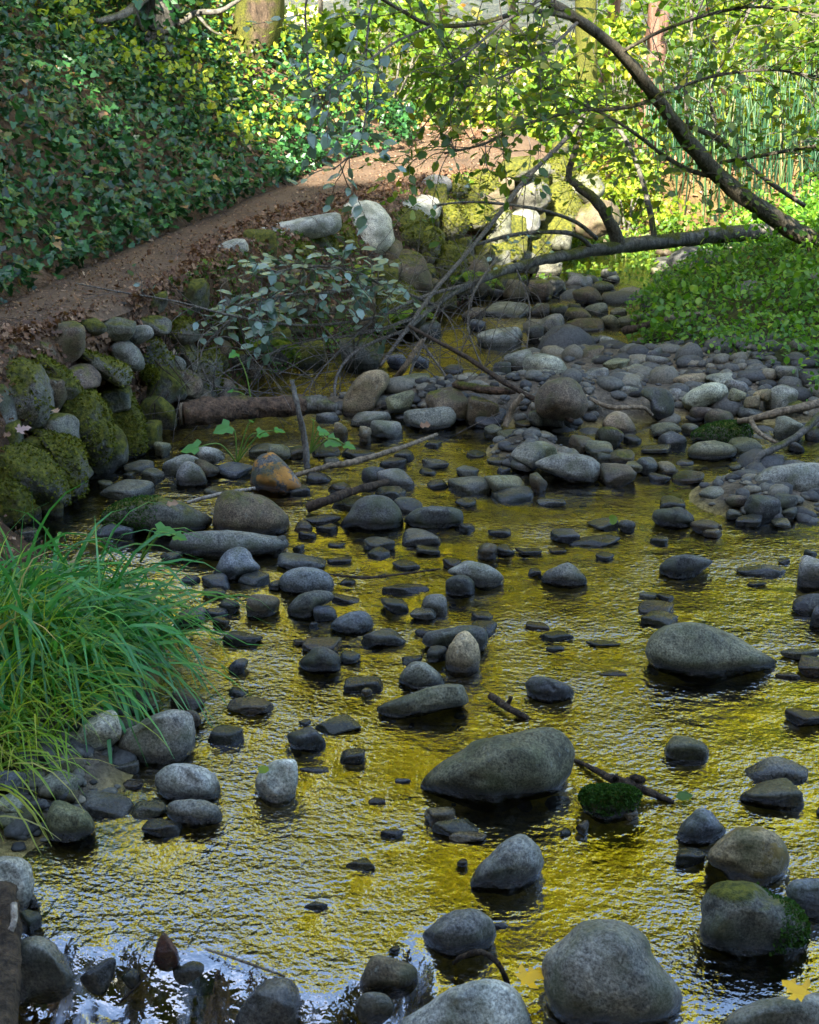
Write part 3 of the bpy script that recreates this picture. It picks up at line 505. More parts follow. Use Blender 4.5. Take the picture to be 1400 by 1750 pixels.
# all other stones: crop, box, tone
S = {
'A': [(712,750,860,840,'d'),(1040,315,1350,445,'g'),(1020,418,1330,562,'o'),(658,215,875,338,'o'),(1235,85,1450,168,'b'),(465,568,535,622,'t'),(235,620,300,698,'b'),(160,655,215,700,'d'),(1385,555,1440,605,'d')],
'B': [(235,120,470,232,'o'),(90,185,290,308,'d'),(360,293,490,370,'d'),(790,590,950,685,'t'),(830,650,1070,748,'o'),(915,715,1110,778,'t'),(565,706,685,756,'d'),(390,850,540,918,'o'),(175,1072,300,1122,'d'),(610,1295,668,1345,'d'),(155,386,305,420,'d'),(150,145,215,186,'d'),(640,446,722,474,'s'),(505,543,592,582,'b'),(955,855,1010,902,'b'),(1140,1180,1220,1215,'d')],
'C': [(380,498,670,632,'g'),(175,400,390,522,'g'),(-40,512,130,612,'p'),(-30,605,98,690,'o'),(78,582,212,662,'o'),(130,540,250,594,'d'),(212,312,425,412,'b'),(-60,398,135,502,'s'),(562,345,695,422,'g'),(604,443,716,494,'b'),(490,300,566,352,'b'),(300,495,396,547,'b'),(645,545,835,640,'o'),(704,636,912,732,'d'),(100,1092,212,1216,'d'),(495,1212,603,1302,'d'),(930,95,1006,192,'b'),(850,-10,1026,116,'b'),(520,18,782,132,'b'),(1130,28,1366,126,'t'),(1035,172,1218,276,'d'),(130,1010,192,1092,'d'),(900,1296,1160,1430,'d'),(400,1330,580,1500,'d'),(850,1345,1070,1500,'d'),(605,1385,705,1485,'d'),(1175,1390,1265,1480,'d'),(300,1290,372,1350,'d')],
'D': [(1185,448,1348,532,'s'),(1005,465,1148,547,'s'),(903,473,1000,522,'s'),(1010,538,1126,592,'o'),(1225,570,1396,687,'b'),(1090,595,1196,672,'d'),(1020,635,1140,692,'s'),(1060,678,1146,746,'b'),(870,635,1030,722,'s'),(1110,750,1312,827,'d'),(1138,890,1238,967,'s'),(1138,1030,1240,1082,'d'),(798,355,912,412,'g'),(850,220,962,277,'g'),(475,215,690,292,'s'),(70,235,205,292,'g'),(1338,498,1402,552,'d')],
'E': [(735,545,822,612,'o'),(588,632,742,698,'g'),(675,668,792,738,'g'),(928,628,1054,724,'b'),(775,605,962,714,'g'),(1030,640,1212,722,'s'),(973,755,1092,802,'o'),(465,728,552,772,'o'),(475,725,742,826,'g'),(583,685,650,722,'d'),(930,568,1077,642,'p'),(1190,553,1382,622,'o')],
'F': [(600,230,822,342,'o'),(590,318,742,422,'o'),(795,300,1022,442,'B'),(415,425,622,512,'g'),(515,470,682,562,'g'),(598,130,712,202,'s'),(725,138,817,200,'s'),(880,185,992,232,'s'),(1055,-5,1292,95,'p'),(1195,110,1352,217,'g'),(1005,345,1172,482,'g'),(1045,430,1197,512,'d'),(238,420,362,482,'g'),(328,480,402,562,'t'),(458,500,522,582,'t'),(365,605,542,667,'d'),(218,590,367,662,'B'),(95,795,212,852,'d'),(188,735,322,792,'d'),(298,785,412,842,'g'),(470,705,602,800,'d'),(545,715,742,827,'g'),(538,805,702,882,'d'),(322,850,502,927,'g'),(628,860,782,952,'d'),(675,1020,877,1112,'g'),(478,1062,642,1142,'d'),(500,1112,622,1172,'d'),(745,1105,872,1157,'d'),(175,950,367,1002,'d'),(128,980,222,1037,'b'),(235,995,352,1042,'d'),(148,1035,242,1077,'d'),(118,1100,182,1152,'d'),(-10,1055,87,1162,'d'),(1113,1022,1232,1064,'d'),(960,995,1052,1047,'d'),(1060,1095,1162,1182,'B'),(1143,1100,1252,1162,'d'),(1250,1120,1392,1162,'d'),(943,862,1057,917,'d'),(908,755,1132,852,'g'),(803,770,912,822,'d'),(953,700,1072,762,'g'),(763,712,852,752,'d'),(778,665,917,717,'g'),(563,660,702,717,'d'),(1003,620,1107,662,'g'),(1108,657,1212,702,'g'),(788,570,882,612,'d'),(1228,580,1420,702,'g'),(1093,750,1322,862,'o'),(1128,805,1347,897,'d'),(1325,735,1420,837,'g'),(1158,705,1232,747,'d'),(1228,660,1362,722,'g'),(1093,490,1192,562,'g'),(1158,515,1302,587,'o'),(1320,420,1410,492,'g'),(1248,470,1372,514,'g'),(272,655,357,702,'g'),(-10,590,112,682,'o'),(93,600,182,667,'B'),(633,620,742,677,'d'),(360,50,582,202,'m'),(978,225,1072,292,'o'),(1138,170,1232,262,'d')],
'G': [(-20,570,202,700,'p'),(228,638,397,742,'g'),(208,530,372,607,'B'),(35,380,182,482,'g'),(58,472,197,537,'p'),(178,350,322,422,'g'),(173,400,377,467,'B'),(218,250,367,337,'B'),(188,198,317,262,'g'),(83,205,182,292,'g'),(-5,215,127,312,'B'),(353,165,432,217,'g'),(382,195,447,227,'p'),(268,328,392,392,'g'),(353,385,452,442,'g'),(433,385,542,437,'g'),(548,270,677,342,'m'),(688,390,802,452,'b'),(193,485,302,532,'p'),(150,458,312,502,'g'),(263,485,367,532,'d'),(393,540,527,592,'g'),(473,620,622,682,'g'),(553,540,652,612,'d'),(568,580,692,637,'g'),(733,570,902,622,'g'),(363,592,497,642,'g'),(308,580,412,622,'g'),(393,660,522,722,'g'),(593,650,707,737,'g'),(692,658,862,737,'t'),(433,720,552,797,'g'),(673,730,767,787,'g'),(848,660,1012,717,'p'),(943,695,1062,752,'g'),(963,735,1052,787,'o'),(1038,770,1122,822,'t'),(1083,740,1172,792,'t'),(1138,720,1302,812,'g'),(1003,820,1132,882,'d'),(778,825,892,887,'b'),(848,835,1002,927,'b'),(588,900,742,977,'o'),(625,942,767,1027,'d'),(953,970,1132,1052,'o'),(548,1005,692,1052,'g'),(328,920,467,1012,'m'),(463,955,552,1007,'d'),(8,840,182,912,'g'),(28,940,142,1012,'b'),(198,960,332,1047,'b'),(-5,990,147,1067,'o'),(268,985,422,1062,'g'),(343,1095,527,1206,'g'),(113,1025,262,1082,'g'),(333,1045,432,1107,'d'),(388,1030,517,1112,'g'),(468,1085,567,1147,'o'),(518,1065,632,1147,'d'),(618,1085,732,1152,'t'),(688,1130,852,1197,'B'),(578,1140,692,1187,'d'),(713,1075,802,1107,'g'),(1178,865,1337,982,'g'),(1218,790,1332,837,'m'),(1188,630,1302,682,'g'),(948,560,1052,612,'g'),(673,205,752,242,'g'),(588,155,662,202,'g'),(768,90,882,152,'g'),(18,330,107,387,'g'),(193,330,262,372,'m'),(398,350,482,392,'g'),(543,375,602,414,'s'),(588,350,652,392,'g'),(-5,430,82,512,'d'),(968,1095,1032,1132,'g'),(738,905,832,962,'g'),(573,650,652,692,'s'),(348,490,427,552,'p'),(818,600,882,637,'g'),(278,195,347,247,'g'),(358,275,482,322,'B'),(1248,990,1332,1042,'d'),(1330,920,1410,992,'m')],
'H': [(1003,405,1242,467,'s'),(1293,360,1480,517,'g'),(1270,543,1450,657,'d'),(1355,600,1460,707,'d'),(533,575,707,652,'b'),(545,625,727,702,'o'),(623,540,707,582,'b'),(58,720,227,772,'d'),(-5,678,114,722,'b'),(93,790,182,822,'d'),(328,345,422,388,'d'),(208,262,452,324,'d'),(113,232,257,302,'s'),(288,180,442,242,'g'),(438,190,522,252,'d'),(636,75,762,142,'d'),(783,190,937,267,'b'),(843,230,937,277,'t'),(823,30,987,92,'g'),(983,20,1102,67,'g'),(943,72,1057,122,'b'),(1033,70,1217,202,'d'),(1178,58,1302,137,'d'),(998,160,1132,227,'d'),(1168,180,1267,234,'o'),(1218,128,1297,187,'d'),(953,140,1032,187,'g'),(48,90,192,127,'s'),(103,325,192,354,'b'),(6,420,72,462,'d'),(1213,808,1410,862,'o'),(1298,840,1440,942,'B'),(1188,920,1312,952,'b'),(1053,485,1152,512,'d'),(283,765,452,797,'d'),(345,910,482,942,'b'),(1323,330,1392,387,'d'),(1203,375,1262,407,'d'),(1048,25,1182,82,'g'),(538,535,632,572,'g'),(590,265,682,312,'d')],
'I': [(38,370,292,467,'s'),(223,640,347,722,'s'),(318,580,462,632,'d'),(468,755,697,852,'d'),(163,798,372,897,'b'),(358,868,467,940,'s'),(568,600,712,677,'d'),(768,580,912,692,'g'),(716,645,852,712,'g'),(573,527,817,584,'d'),(883,398,982,452,'b'),(626,405,772,462,'d'),(1018,715,1162,802,'d'),(1028,665,1142,720,'d'),(803,842,912,932,'d'),(742,752,832,802,'d'),(674,893,782,947,'d'),(378,998,582,1082,'d'),(468,1058,527,1107,'t'),(293,388,422,432,'d'),(743,1040,822,1077,'p'),(202,720,247,757,'d'),(123,808,187,842,'b'),(358,500,442,537,'d'),(298,318,392,347,'d'),(1308,725,1420,767,'b')],
'J': [(245,1030,422,1087,'g'),(408,1035,482,1077,'g'),(178,1050,262,1097,'g'),(478,1040,542,1077,'g'),(318,955,412,1032,'B'),(424,942,537,1002,'g'),(268,985,330,1025,'d'),(205,1090,262,1130,'s'),(20,1095,110,1150,'d'),(620,960,700,1000,'g'),(840,850,905,880,'g'),(540,930,600,965,'g'),(655,915,715,945,'g')],
}
def moss_tufts(o, n, size, seed, mat, test, grow=1.):
    me = o.data; r = np.random.default_rng(seed); V = np.empty(len(me.vertices)*3, np.float32); me.vertices.foreach_get('co', V); V = V.reshape(-1, 3)
    Fi = np.array([p.vertices[:] for p in me.polygons]); A, B, C_ = V[Fi[:, 0]], V[Fi[:, 1]], V[Fi[:, 2]]
    cr = np.cross(B-A, C_-A); ar = np.linalg.norm(cr, axis=1); nn = cr/np.maximum(ar, 1e-9)[:, None]; i = r.choice(len(Fi), n, p=ar/ar.sum()); w = r.dirichlet((1, 1, 1), n)
    P = A[i]*w[:, :1]+B[i]*w[:, 1:2]+C_[i]*w[:, 2:]; N_ = nn[i]; off = np.array(o.location)
    k = test(P, N_, r) & (P[:, 2]+off[2] > .01); P, N_ = P[k], N_[k]; m = len(P)
    if m < 10: return
    lv = Leaves('clump'); lv.add(P+off, norm(N_*.55+r.normal(size=(m, 3))*.6), norm(N_+r.normal(size=(m, 3))*.7), r.uniform(*size, m), r.beta(2, 2, m))
    lv.build('moss_clumps', mat, o)
stones = []     # (box px, code, object)
def ref_box(b): return ((b[0]+b[2])/2, (b[1]+b[3])/2)
refs = []       # landmarks: (phrase, box)
sd = 100; gmoss = []
for c, pts, code, label, ref in HERO:
    p = np.array(pts, float).reshape(-1, 2) if c == '0' else uncrop(c, pts)
    cx, y1 = (p[:, 0].min()+p[:, 0].max())/2, p[:, 1].max()
    q = gp(cx, y1, 0); gz = max(0, float(ground_z(q[0], q[1]+.05))*.7)
    if c == 'C' and p[:, 1].min() > 1600: gz = -.06
    sd += 1
    o = rock_outline('boulder', p, code, gz, sd, sub=5 if y1 > 1180 else 4, thick=.46, rough=1.7)
    tag(o, label, 'boulder', 'boulders and stones of the stream bed')
    bx = (*p.min(0), *p.max(0))
    if 'orange lichen' in label: o.data.materials[0] = ORANGE
    if 'rusty' in label: o.data.materials[0] = RUSTY
    if 'moss' in label and code in 'mM': gmoss.append((o, label))
    if ref: refs.append((ref, bx))
def wallY(px, py):
    f = np.interp(px, [a for a, b in FOOT_PX], [b for a, b in FOOT_PX]); yf = gp(px, f, 0)[1]
    pr = sorted((a, b, z) for a, b, z in PATHR_PX[:-1]); tp = np.interp(px, [a[0] for a in pr], [a[1] for a in pr]); tz = np.interp(px, [a[0] for a in pr], [a[2] for a in pr])
    yt = gp(px, tp, tz)[1]; t = (f-py)/(f-tp); return yf+(yt-yf)*np.clip(t, -.1, 1.05)
wallbox, wrefs, mossy = [], [], []
WREF = {WALL[i][3]: t for i, t in [(2, 'the square-shouldered boulder'), (8, 'the tilted mossy slab'), (10, 'the moss-capped boulder'), (11, 'the tall leaning boulder'), (16, 'the tall white boulder'), (17, 'the long pale slab'), (25, 'the twig-hidden mossy boulder'), (27, 'the mossy-backed path stone'), (30, 'the bright moss dome'), (32, 'the high mossy boulder'), (34, 'the bare grey boulder'), (36, 'the half-mossed upright boulder'), (40, 'the white spotted boulder'), (45, 'the dim pool boulder')]}
for c, pts, code, label in WALL:
    p = uncrop(c, pts); pc = (p.min(0)+p.max(0))/2; p = pc+(p-pc)*1.1; sd += 1; b = (*p.min(0), *p.max(0)); cx = (b[0]+b[2])/2; cy = (b[1]+b[3])/2
    Y = float(wallY(cx, cy*.4+b[3]*.6)) ; W = at(cx, b[3], Y); d0 = proj(W)[2]
    # rock_outline wants the height of the contact point
    o = rock_outline('boulder', p, code, float(W[2]), sd, sub=5 if (c == 'E' and b[2]-b[0] > 50) else 4, thick=.5, rough=2.2, ext=1.12)
    if code in 'Mm': mossy.append((o, code, b))
    tag(o, label, 'boulder', 'boulders of the bank below the path'); wallbox.append(b)
    if label in WREF: wrefs.append((WREF[label], b))
# smaller stones packed between the boulders of the bank
fr_ = random.Random(4); fill = []; tries = 0
fx = [a for a, b in FOOT_PX]; fy = [b for a, b in FOOT_PX]; tp_ = sorted((a, b) for a, b, z in PATHR_PX)
while len(fill) < 84 and tries < 6000:
    tries += 1; px = fr_.uniform(-30, 960); f = np.interp(px, fx, fy); t = np.interp(px, [a for a, b in tp_], [b for a, b in tp_])
    if f-t < 25 or (380 < px < 700 and fr_.random() < .6): continue
    py = t+6+(f-t-10)*fr_.uniform(.02, 1.); w = fr_.uniform(26, 62)*(1.25 if px < 400 else 1); h = w*fr_.uniform(.6, 1.05)
    if any(b[0]+.2*(b[2]-b[0]) < px < b[2]-.2*(b[2]-b[0]) and b[1]+.15*(b[3]-b[1]) < py < b[3]-.15*(b[3]-b[1]) for b in wallbox): continue
    if any(abs(px-q[0]) < (w+q[2])*.36 and abs(py-q[1]) < (h+q[3])*.36 for q in fill): continue
    fill.append((px, py, w, h))
frec = []
for px, py, w, h in fill:
    sd += 1; r = np.random.default_rng(sd); Y = float(wallY(px, py)); P = at(px, py, Y); dep = proj(P)[2]
    S_, Fc = stone_shape(4 if w > 45 else 3, r, 9, 14.); sz = np.array([w*.56, w*.5, h*.6])*dep/F
    code = fr_.choice('MMmMB' if px < 330 or px > 620 else 'MBBmb')
    o = finish_rock('bank_stone', S_*sz+P+[0, .03, 0], Fc, code, sd, P)
    frec.append([o, (px-w/2, py-h/2, px+w/2, py+h/2), {'M': 'mossy', 'm': 'half-mossed', 'B': 'brown mossy', 'b': 'brown'}[code]+' bank stone'])
SIZE = lambda w: 'small' if w < .11 else ('mid-sized' if w < .22 else 'big')
TONEW = {'g': 'grey', 'd': 'dark wet', 'p': 'pale', 'b': 'brown', 't': 'tan', 'o': 'olive', 'm': 'moss-backed', 'B': 'brown mossy', 's': 'blue-grey'}
rec = []
for c, lst in S.items():
    for x0, y0, x1, y1, code in lst:
        (a, b), (d, e) = uncrop(c, (x0, y0, x1, y1)); q = gp((a+d)/2, e, 0)
        gz = max(0, float(ground_z(q[0], q[1]+.04))*.75)
        if c == 'C' and y0 > 1190: gz = -.05
        if code == 'g' and c in 'FGJ':
            code = random.Random(sd*7).choices('gobmB', (50, 24, 8, 8, 10))[0]
        sd += 1; r = random.Random(sd)
        big = (d-a) > 45
        asp = (d-a)/(e-b)
        o = rock_box('stone', (a, b, d, e), code, gz, sd, sub=4 if big else 3, peak=r.uniform(-.5, .5), sit=.3 if asp > 1.6 else .5, p=r.choice([6, 8, 11, 16]), K=r.choice([6, 8, 12]))
        w = (d-a)*proj(gp((a+d)/2, e, gz))[2]/F
        shape = 'flat' if asp > 2.4 else ('low' if asp > 1.75 else ('rounded' if asp > 1.15 else 'upright'))
        rec.append([o, (a, b, d, e), f"{SIZE(w)} {TONEW[code]} {shape} stone"])
ORD = ['', 'second', 'third', 'fourth', 'fifth', 'sixth', 'seventh', 'eighth', 'ninth', 'tenth', 'eleventh', 'twelfth', 'thirteenth', 'fourteenth', 'fifteenth', 'sixteenth', 'seventeenth', 'eighteenth', 'nineteenth', 'twentieth'] + ['next']*40
NUM = ['', 'one', 'two', 'three', 'four', 'five', 'six', 'seven', 'eight', 'nine', 'ten', 'eleven', 'twelve', 'thirteen', 'fourteen', 'fifteen', 'sixteen']
# say which stone it is by the nearest landmark boulder
def label_stones(rec, refs, group, joint):
  groups = {}
  for i, (o, bx, adj) in enumerate(rec):
      cx, cy = (bx[0]+bx[2])/2, bx[3]; best = None
      for ph, rb in refs:
          dx = max(rb[0]-bx[2], 0, bx[0]-rb[2]); dy = (max(rb[1]-bx[3], 0, bx[1]-rb[3]))*1.6
          dd = math.hypot(dx, dy)+.15*math.hypot(cx-(rb[0]+rb[2])/2, 1.6*(cy-rb[3]))
          if best is None or dd < best[0]: best = (dd, ph, rb)
      _, ph, rb = best; mx, my = (rb[0]+rb[2])/2, rb[3]; dx, dy = (cx-mx)/(rb[2]-rb[0]+30), (cy-my)/(rb[3]-rb[1]+20)
      rel = ('left of' if dx < 0 else 'right of') if abs(dx) > abs(dy)*.8 else ('behind' if dy < 0 else 'in front of')
      groups.setdefault((ph, rel), []).append(i)
  for (ph, rel), ids in groups.items():
      ids.sort(key=lambda i: rec[i][1][0]+rec[i][1][2]); n = len(ids)
      for k, i in enumerate(ids):
          adj = rec[i][2]
          if n > 14: adj = adj.split(' ', 1)[1]
          if n == 1: lab = f"{adj} {rel} {ph}"
          else:
              pos = 'leftmost' if k == 0 else ('rightmost' if k == n-1 else ORD[k]+' from left')
              lab = f"{adj}, {pos} of {NUM[n] if n < len(NUM) else n} {rel} {ph}"
          for cut in ('mid-sized ', 'wet ', 'small ', 'the '):
              if len(lab.replace('-', ' ').split()) > 16: lab = lab.replace(cut, '', 1)
          tag(rec[i][0], lab, 'stone', group)
label_stones(rec, refs, 'boulders and stones of the stream bed', 0)
label_stones(frec, wrefs, 'boulders of the bank below the path', 0)
# gravel and pebbles too many to count
def pebbles(name, spots, rngp, tones):
    V0, F0 = ICO[2]; Vs, Fs, T = [], [], []; n = 0
    for x, y, s in spots:
        S_ = V0*np.array([s*rngp.uniform(.7, 1.3), s*rngp.uniform(.7, 1.3), s*rngp.uniform(.4, .8)])
        S_ = S_*(1+wob(V0, rngp, 1, 3, 3, .12))[:, None]; a = rngp.uniform(0, 6.28)
        R = np.array([[math.cos(a), -math.sin(a), 0], [math.sin(a), math.cos(a), 0], [0, 0, 1]]); z = float(ground_z(x, y))
        Vs.append(S_@R.T+[x, y, z+s*.15]); Fs.append(F0+n); n += len(V0); T.append(np.full(len(F0), rngp.uniform()))
    return mesh_obj(name, np.concatenate(Vs), np.concatenate(Fs), tones, fattr={'tint': np.concatenate(T)})
def pebble_material():
    m, nt, N, L, out = newmat('pebbles'); a = N('Attribute', attribute_name='tint'); cr = N('ValToRGB'); L(a, 'Fac', cr, 0)
    e = cr.color_ramp.elements; e.new(.3); e.new(.6)
    for el, (p, c) in zip(e, [(0, (.03, .03, .027)), (.35, (.07, .07, .065)), (.7, (.115, .112, .09)), (1, (.2, .175, .12))]): el.position = p; el.color = (*c, 1)
    tc = N('TexCoord'); n = noise_(N, L, (tc, 'Object'), 90, 4, .7)
    c = mixc(N, L, 1., (cr, 0), mixc(N, L, ramp(N, L, n, .3, .7), (.5, .5, .5), (1.5, 1.5, 1.5)), 'MULTIPLY')
    b = N('BsdfPrincipled', Roughness=.7); L(c[0], c[1], b, 'Base Color'); b.inputs['Specular IOR Level'].default_value = .3; L(b, 0, out, 0); return m
PEB = pebble_material(); spots = []
for px, py, sx, sy, n, s in [(780, 700, 160, 40, 260, .022), (960, 720, 70, 45, 160, .024), (1150, 650, 130, 60, 200, .03), (1290, 690, 110, 60, 200, .03), (990, 560, 110, 70, 150, .04), (1040, 480, 120, 30, 200, .05), (1130, 450, 90, 14, 90, .06), (640, 700, 80, 40, 120, .022), (60, 1370, 110, 60, 180, .014), (160, 1270, 110, 50, 110, .014), (1330, 820, 90, 60, 260, .022), (330, 800, 110, 50, 110, .02), (900, 780, 50, 40, 80, .02), (200, 1390, 60, 40, 50, .012), (650, 1080, 380, 240, 330, .016), (1100, 1000, 260, 200, 200, .018), (620, 840, 200, 100, 150, .02)]:
    for _ in range(n):
        q = gp(rng.normal(px, sx*.6), rng.normal(py, sy*.6), 0)
        spots.append((q[0], q[1], s*rng.lognormal(0, .45)))
tag(pebbles('gravel', spots, rng, PEB), 'loose pebbles and gravel between the stones of the stream', 'gravel', kind='stuff')



rp = np.full(WX.shape, 1.)
for o in list(COL.objects):
    if o.name.split('.')[0] in ('stone', 'boulder') and o.location.z < .06:
        d_ = o.dimensions; wr = max(d_.x, .05); x, y = o.location.x, o.location.y
        if len(o.data.vertices) < 4: continue
        w_ = (np.array([v[0] for v in o.bound_box]).max()-np.array([v[0] for v in o.bound_box]).min())
        rp += -.75*np.exp(-((WX-x)/(.55*w_))**2-((WY-y+.75*w_)/(.9*w_))**2)+.5*np.exp(-((WX-x)/(.9*w_))**2-((WY-y-.5*w_)/(.3*w_))**2)
ra = bpy.data.objects['water'].data.attributes.new('ripple', 'FLOAT', 'POINT'); ra.data.foreach_set('value', np.clip(rp, .3, 1.6).astype(np.float32).ravel())
# ------------------------------------------------------------------ leaves, tubes
def norm(a): return a/np.maximum(np.linalg.norm(a, axis=-1, keepdims=True), 1e-9)
TPL = {
 'oval': np.array([(0, 0, 0), (.28, .30, .05), (.68, .30, .05), (1, 0, -.04), (.68, -.30, .05), (.28, -.30, .05)]),
 'ivy': np.array([(.12, 0, 0), (-.02, .26, .03), (.2, .5, .05), (.42, .26, .03), (.62, .3, .03), (1, 0, -.05), (.62, -.3, .03), (.42, -.26, .03), (.2, -.5, .05), (-.02, -.26, .03)]),
 'maple': np.array([(0, 0, 0), (-.1, .3, .05), (.12, .24, .02), (.1, .4, .05), (.3, .55, .1), (.34, .2, .0), (.5, .36, .06), (.62, .17, .02), (.78, .24, .03), (1, .02, -.08), (.76, -.12, .0), (.66, -.3, .05), (.5, -.14, .0), (.34, -.22, .0), (.32, -.6, .12), (.1, -.42, .06), (.1, -.2, .0), (-.12, -.22, .06)]),
 'round': np.array([(.06, 0, 0), (-.08, .22, .05), (.1, .46, .09), (.42, .52, .06), (.78, .38, .02), (.97, .12, -.03), (.97, -.12, -.03), (.78, -.38, .02), (.42, -.52, .06), (.1, -.46, .09), (-.08, -.22, .05)]),
 'clump': np.array([(0, 0, 0), (.2, .38, .08), (.45, .2, 0), (.75, .42, .1), (1, 0, -.06), (.7, -.36, .06), (.4, -.18, 0), (.2, -.42, .1)]),
}
class Leaves:
    def __init__(s, tpl): s.t = TPL[tpl]; s.P, s.D, s.N, s.S, s.T = [], [], [], [], []
    def add(s, P, D, Nn, S, T):
        n = len(P); s.P.append(np.asarray(P, float)); s.D.append(np.broadcast_to(D, (n, 3))); s.N.append(np.broadcast_to(Nn, (n, 3))); s.S.append(np.broadcast_to(S, (n,))); s.T.append(np.broadcast_to(T, (n,)))
    def build(s, name, mat, parent=None):
        P, D, Nn, S, T = [np.concatenate(a) for a in (s.P, s.D, s.N, s.S, s.T)]
        D = norm(D); B = norm(np.cross(Nn, D)); Nn = np.cross(D, B); t = s.t; k = len(t)
        wv = rng.uniform(.8, 1.2, len(P))
        V = P[:, None]+S[:, None, None]*(t[None, :, 0:1]*D[:, None]+t[None, :, 1:2]*wv[:, None, None]*B[:, None]+t[None, :, 2:3]*Nn[:, None])
        return mesh_obj(name, V.reshape(-1, 3), np.arange(len(P)*k).reshape(-1, k), mat, parent, smooth=False, fattr={'tint': T})
def rnd(n, r=None): return norm((r or rng).normal(size=(n, 3)))
def catmull(P, m=6):
    P = np.asarray(P, float); out = []
    for i in range(len(P)-1):
        p0, p1, p2, p3 = P[max(i-1, 0)], P[i], P[i+1], P[min(i+2, len(P)-1)]
        for t in np.linspace(0, 1, m, endpoint=False): out.append(.5*((2*p1)+(-p0+p2)*t+(2*p0-5*p1+4*p2-p3)*t*t+(-p0+3*p1-3*p2+p3)*t**3))
    out.append(P[-1]); return np.array(out)
class Tubes:
    def __init__(s): s.V, s.F, s.n = [], [], 0
    def add(s, P, R, seg=8, m=6, rough=.08, jitter=0.):
        P = np.asarray(P, float); R = np.broadcast_to(np.asarray(R, float), (len(P),)) if np.ndim(R) == 0 else np.asarray(R, float)
        Q = catmull(np.concatenate([P, R[:, None]], 1), m) if m > 1 else np.concatenate([P, R[:, None]], 1)
        P, R = Q[:, :3], np.maximum(Q[:, 3], 4e-4)
        if jitter: P = P+rng.normal(size=P.shape)*jitter*R[:, None]
        T = norm(np.gradient(P, axis=0)); up = np.array([.13, .21, .97]); A = norm(np.cross(T, up)); B = np.cross(T, A)
        th = np.linspace(0, 2*math.pi, seg, endpoint=False)
        rr = R[:, None]*(1+rough*rng.normal(size=(len(P), seg)))
        V = P[:, None]+rr[..., None]*(np.cos(th)[None, :, None]*A[:, None]+np.sin(th)[None, :, None]*B[:, None])
        k = len(P); V = np.concatenate([V.reshape(-1, 3), P[:1], P[-1:]]); i = np.arange(k*seg).reshape(k, seg); j = np.roll(i, -1, 1)
        f4 = np.stack([i[:-1], j[:-1], j[1:], i[1:]], -1).reshape(-1, 4)
        c0, c1 = k*seg, k*seg+1
        f3 = np.concatenate([np.stack([j[0], i[0], np.full(seg, c0)], -1), np.stack([i[-1], j[-1], np.full(seg, c1)], -1)])
        s.V.append(V); s.F.append((f4+s.n, f3+s.n)); s.n += len(V); return P
    def build(s, name, mat, parent=None, tint=None):
        f4 = np.concatenate([a for a, b in s.F]); f3 = np.concatenate([b for a, b in s.F])
        fa = None
        if tint is not None: fa = {'tint': np.concatenate([np.concatenate([np.full(len(a), t) for (a, b), t in zip(s.F, tint)]), np.concatenate([np.full(len(b), t) for (a, b), t in zip(s.F, tint)])])}
        return mesh_obj(name, np.concatenate(s.V), [f4, f3], mat, parent, fattr=fa)
def hit(px, py, y0=1.5, y1=60):
    d = ray(px, py); t = np.arange(y0, y1, .02)/d[1]; X, Y, Z = d[0]*t, d[1]*t, H+d[2]*t
    g_ = ground_z(X, Y); k = np.argmax(g_ >= Z)
    return np.array([X[k], Y[k], g_[k]])
def px3(pts): return np.array([at(p[0], p[1], p[2]) for p in pts])
for q, (o, code, b_) in enumerate(mossy):
    near = b_[0] < 330
    moss_tufts(o, 2600 if near else 900, (.008, .017) if near else (.014, .028), 900+q, MOSSLF, lambda P, N_, r: N_[:, 2]*.6-N_[:, 1]*.15+vnoise(P[:, 0]+q*3, P[:, 1]+P[:, 2], 16, q)*.9+r.normal(size=len(P))*.25 > (-.1 if code == 'M' else .3))
for q, (o, lab) in enumerate(gmoss):
    if 'right side' in lab: tst = lambda P, N_, r: P[:, 0]*9-P[:, 2]*3+vnoise(P[:, 0], P[:, 2], 30, q)*.5+r.normal(size=len(P))*.15 > .15
    elif 'on its left' in lab: tst = lambda P, N_, r: -P[:, 0]*8+N_[:, 2]*.3+vnoise(P[:, 0], P[:, 1], 22, q)*.7+r.normal(size=len(P))*.15 > .35
    else: tst = lambda P, N_, r: N_[:, 2]+r.normal(size=len(P))*.2 > .1
    moss_tufts(o, 9000, (.004, .009), 950+q, GREENMOSS, tst)
# ------------------------------------------------------------------ the ivy slope
def gnormal(X, Y, e=.05):
    gxx = (ground_z(X+e, Y)-ground_z(X-e, Y))/(2*e); gyy = (ground_z(X, Y+e)-ground_z(X, Y-e))/(2*e)
    return norm(np.stack([-gxx, -gyy, np.ones_like(gxx)], -1))
def cover(lv, n, xs, ys, keep, hmax, smin, smax, tint, upmix=.6, jit=.55, clump=2.2, grow=.0):
    X = rng.uniform(*xs, n); Y = rng.uniform(*ys, n)
    k = keep(X, Y) & (vnoise(X, Y, 9, 21)*1.2+rng.uniform(-.5, 1.2, n) > -.25); X, Y = X[k], Y[k]; m = len(X)
    Nn = gnormal(X, Y); lump = .55+.45*vnoise(X, Y, clump*2, 31)
    Z = ground_z(X, Y)[:, None]; off = rng.uniform(0, 1, m)**.7*hmax*np.clip(lump, .15, 1.3)
    P = np.stack([X, Y, Z[:, 0]], -1)+Nn*off[:, None]
    nn = norm(Nn*(1-upmix)+np.array([0, -.15, 1])*upmix+rng.normal(size=(m, 3))*jit*.5)
    dd = rnd(m)+Nn*-.1+np.array([0, -.3, -.35]); S = rng.uniform(smin, smax, m)*(1+grow*np.clip(Y-8, 0, 10))
    lv.add(P, dd, nn, S, tint(m, X, Y))
ivy = Leaves('ivy')
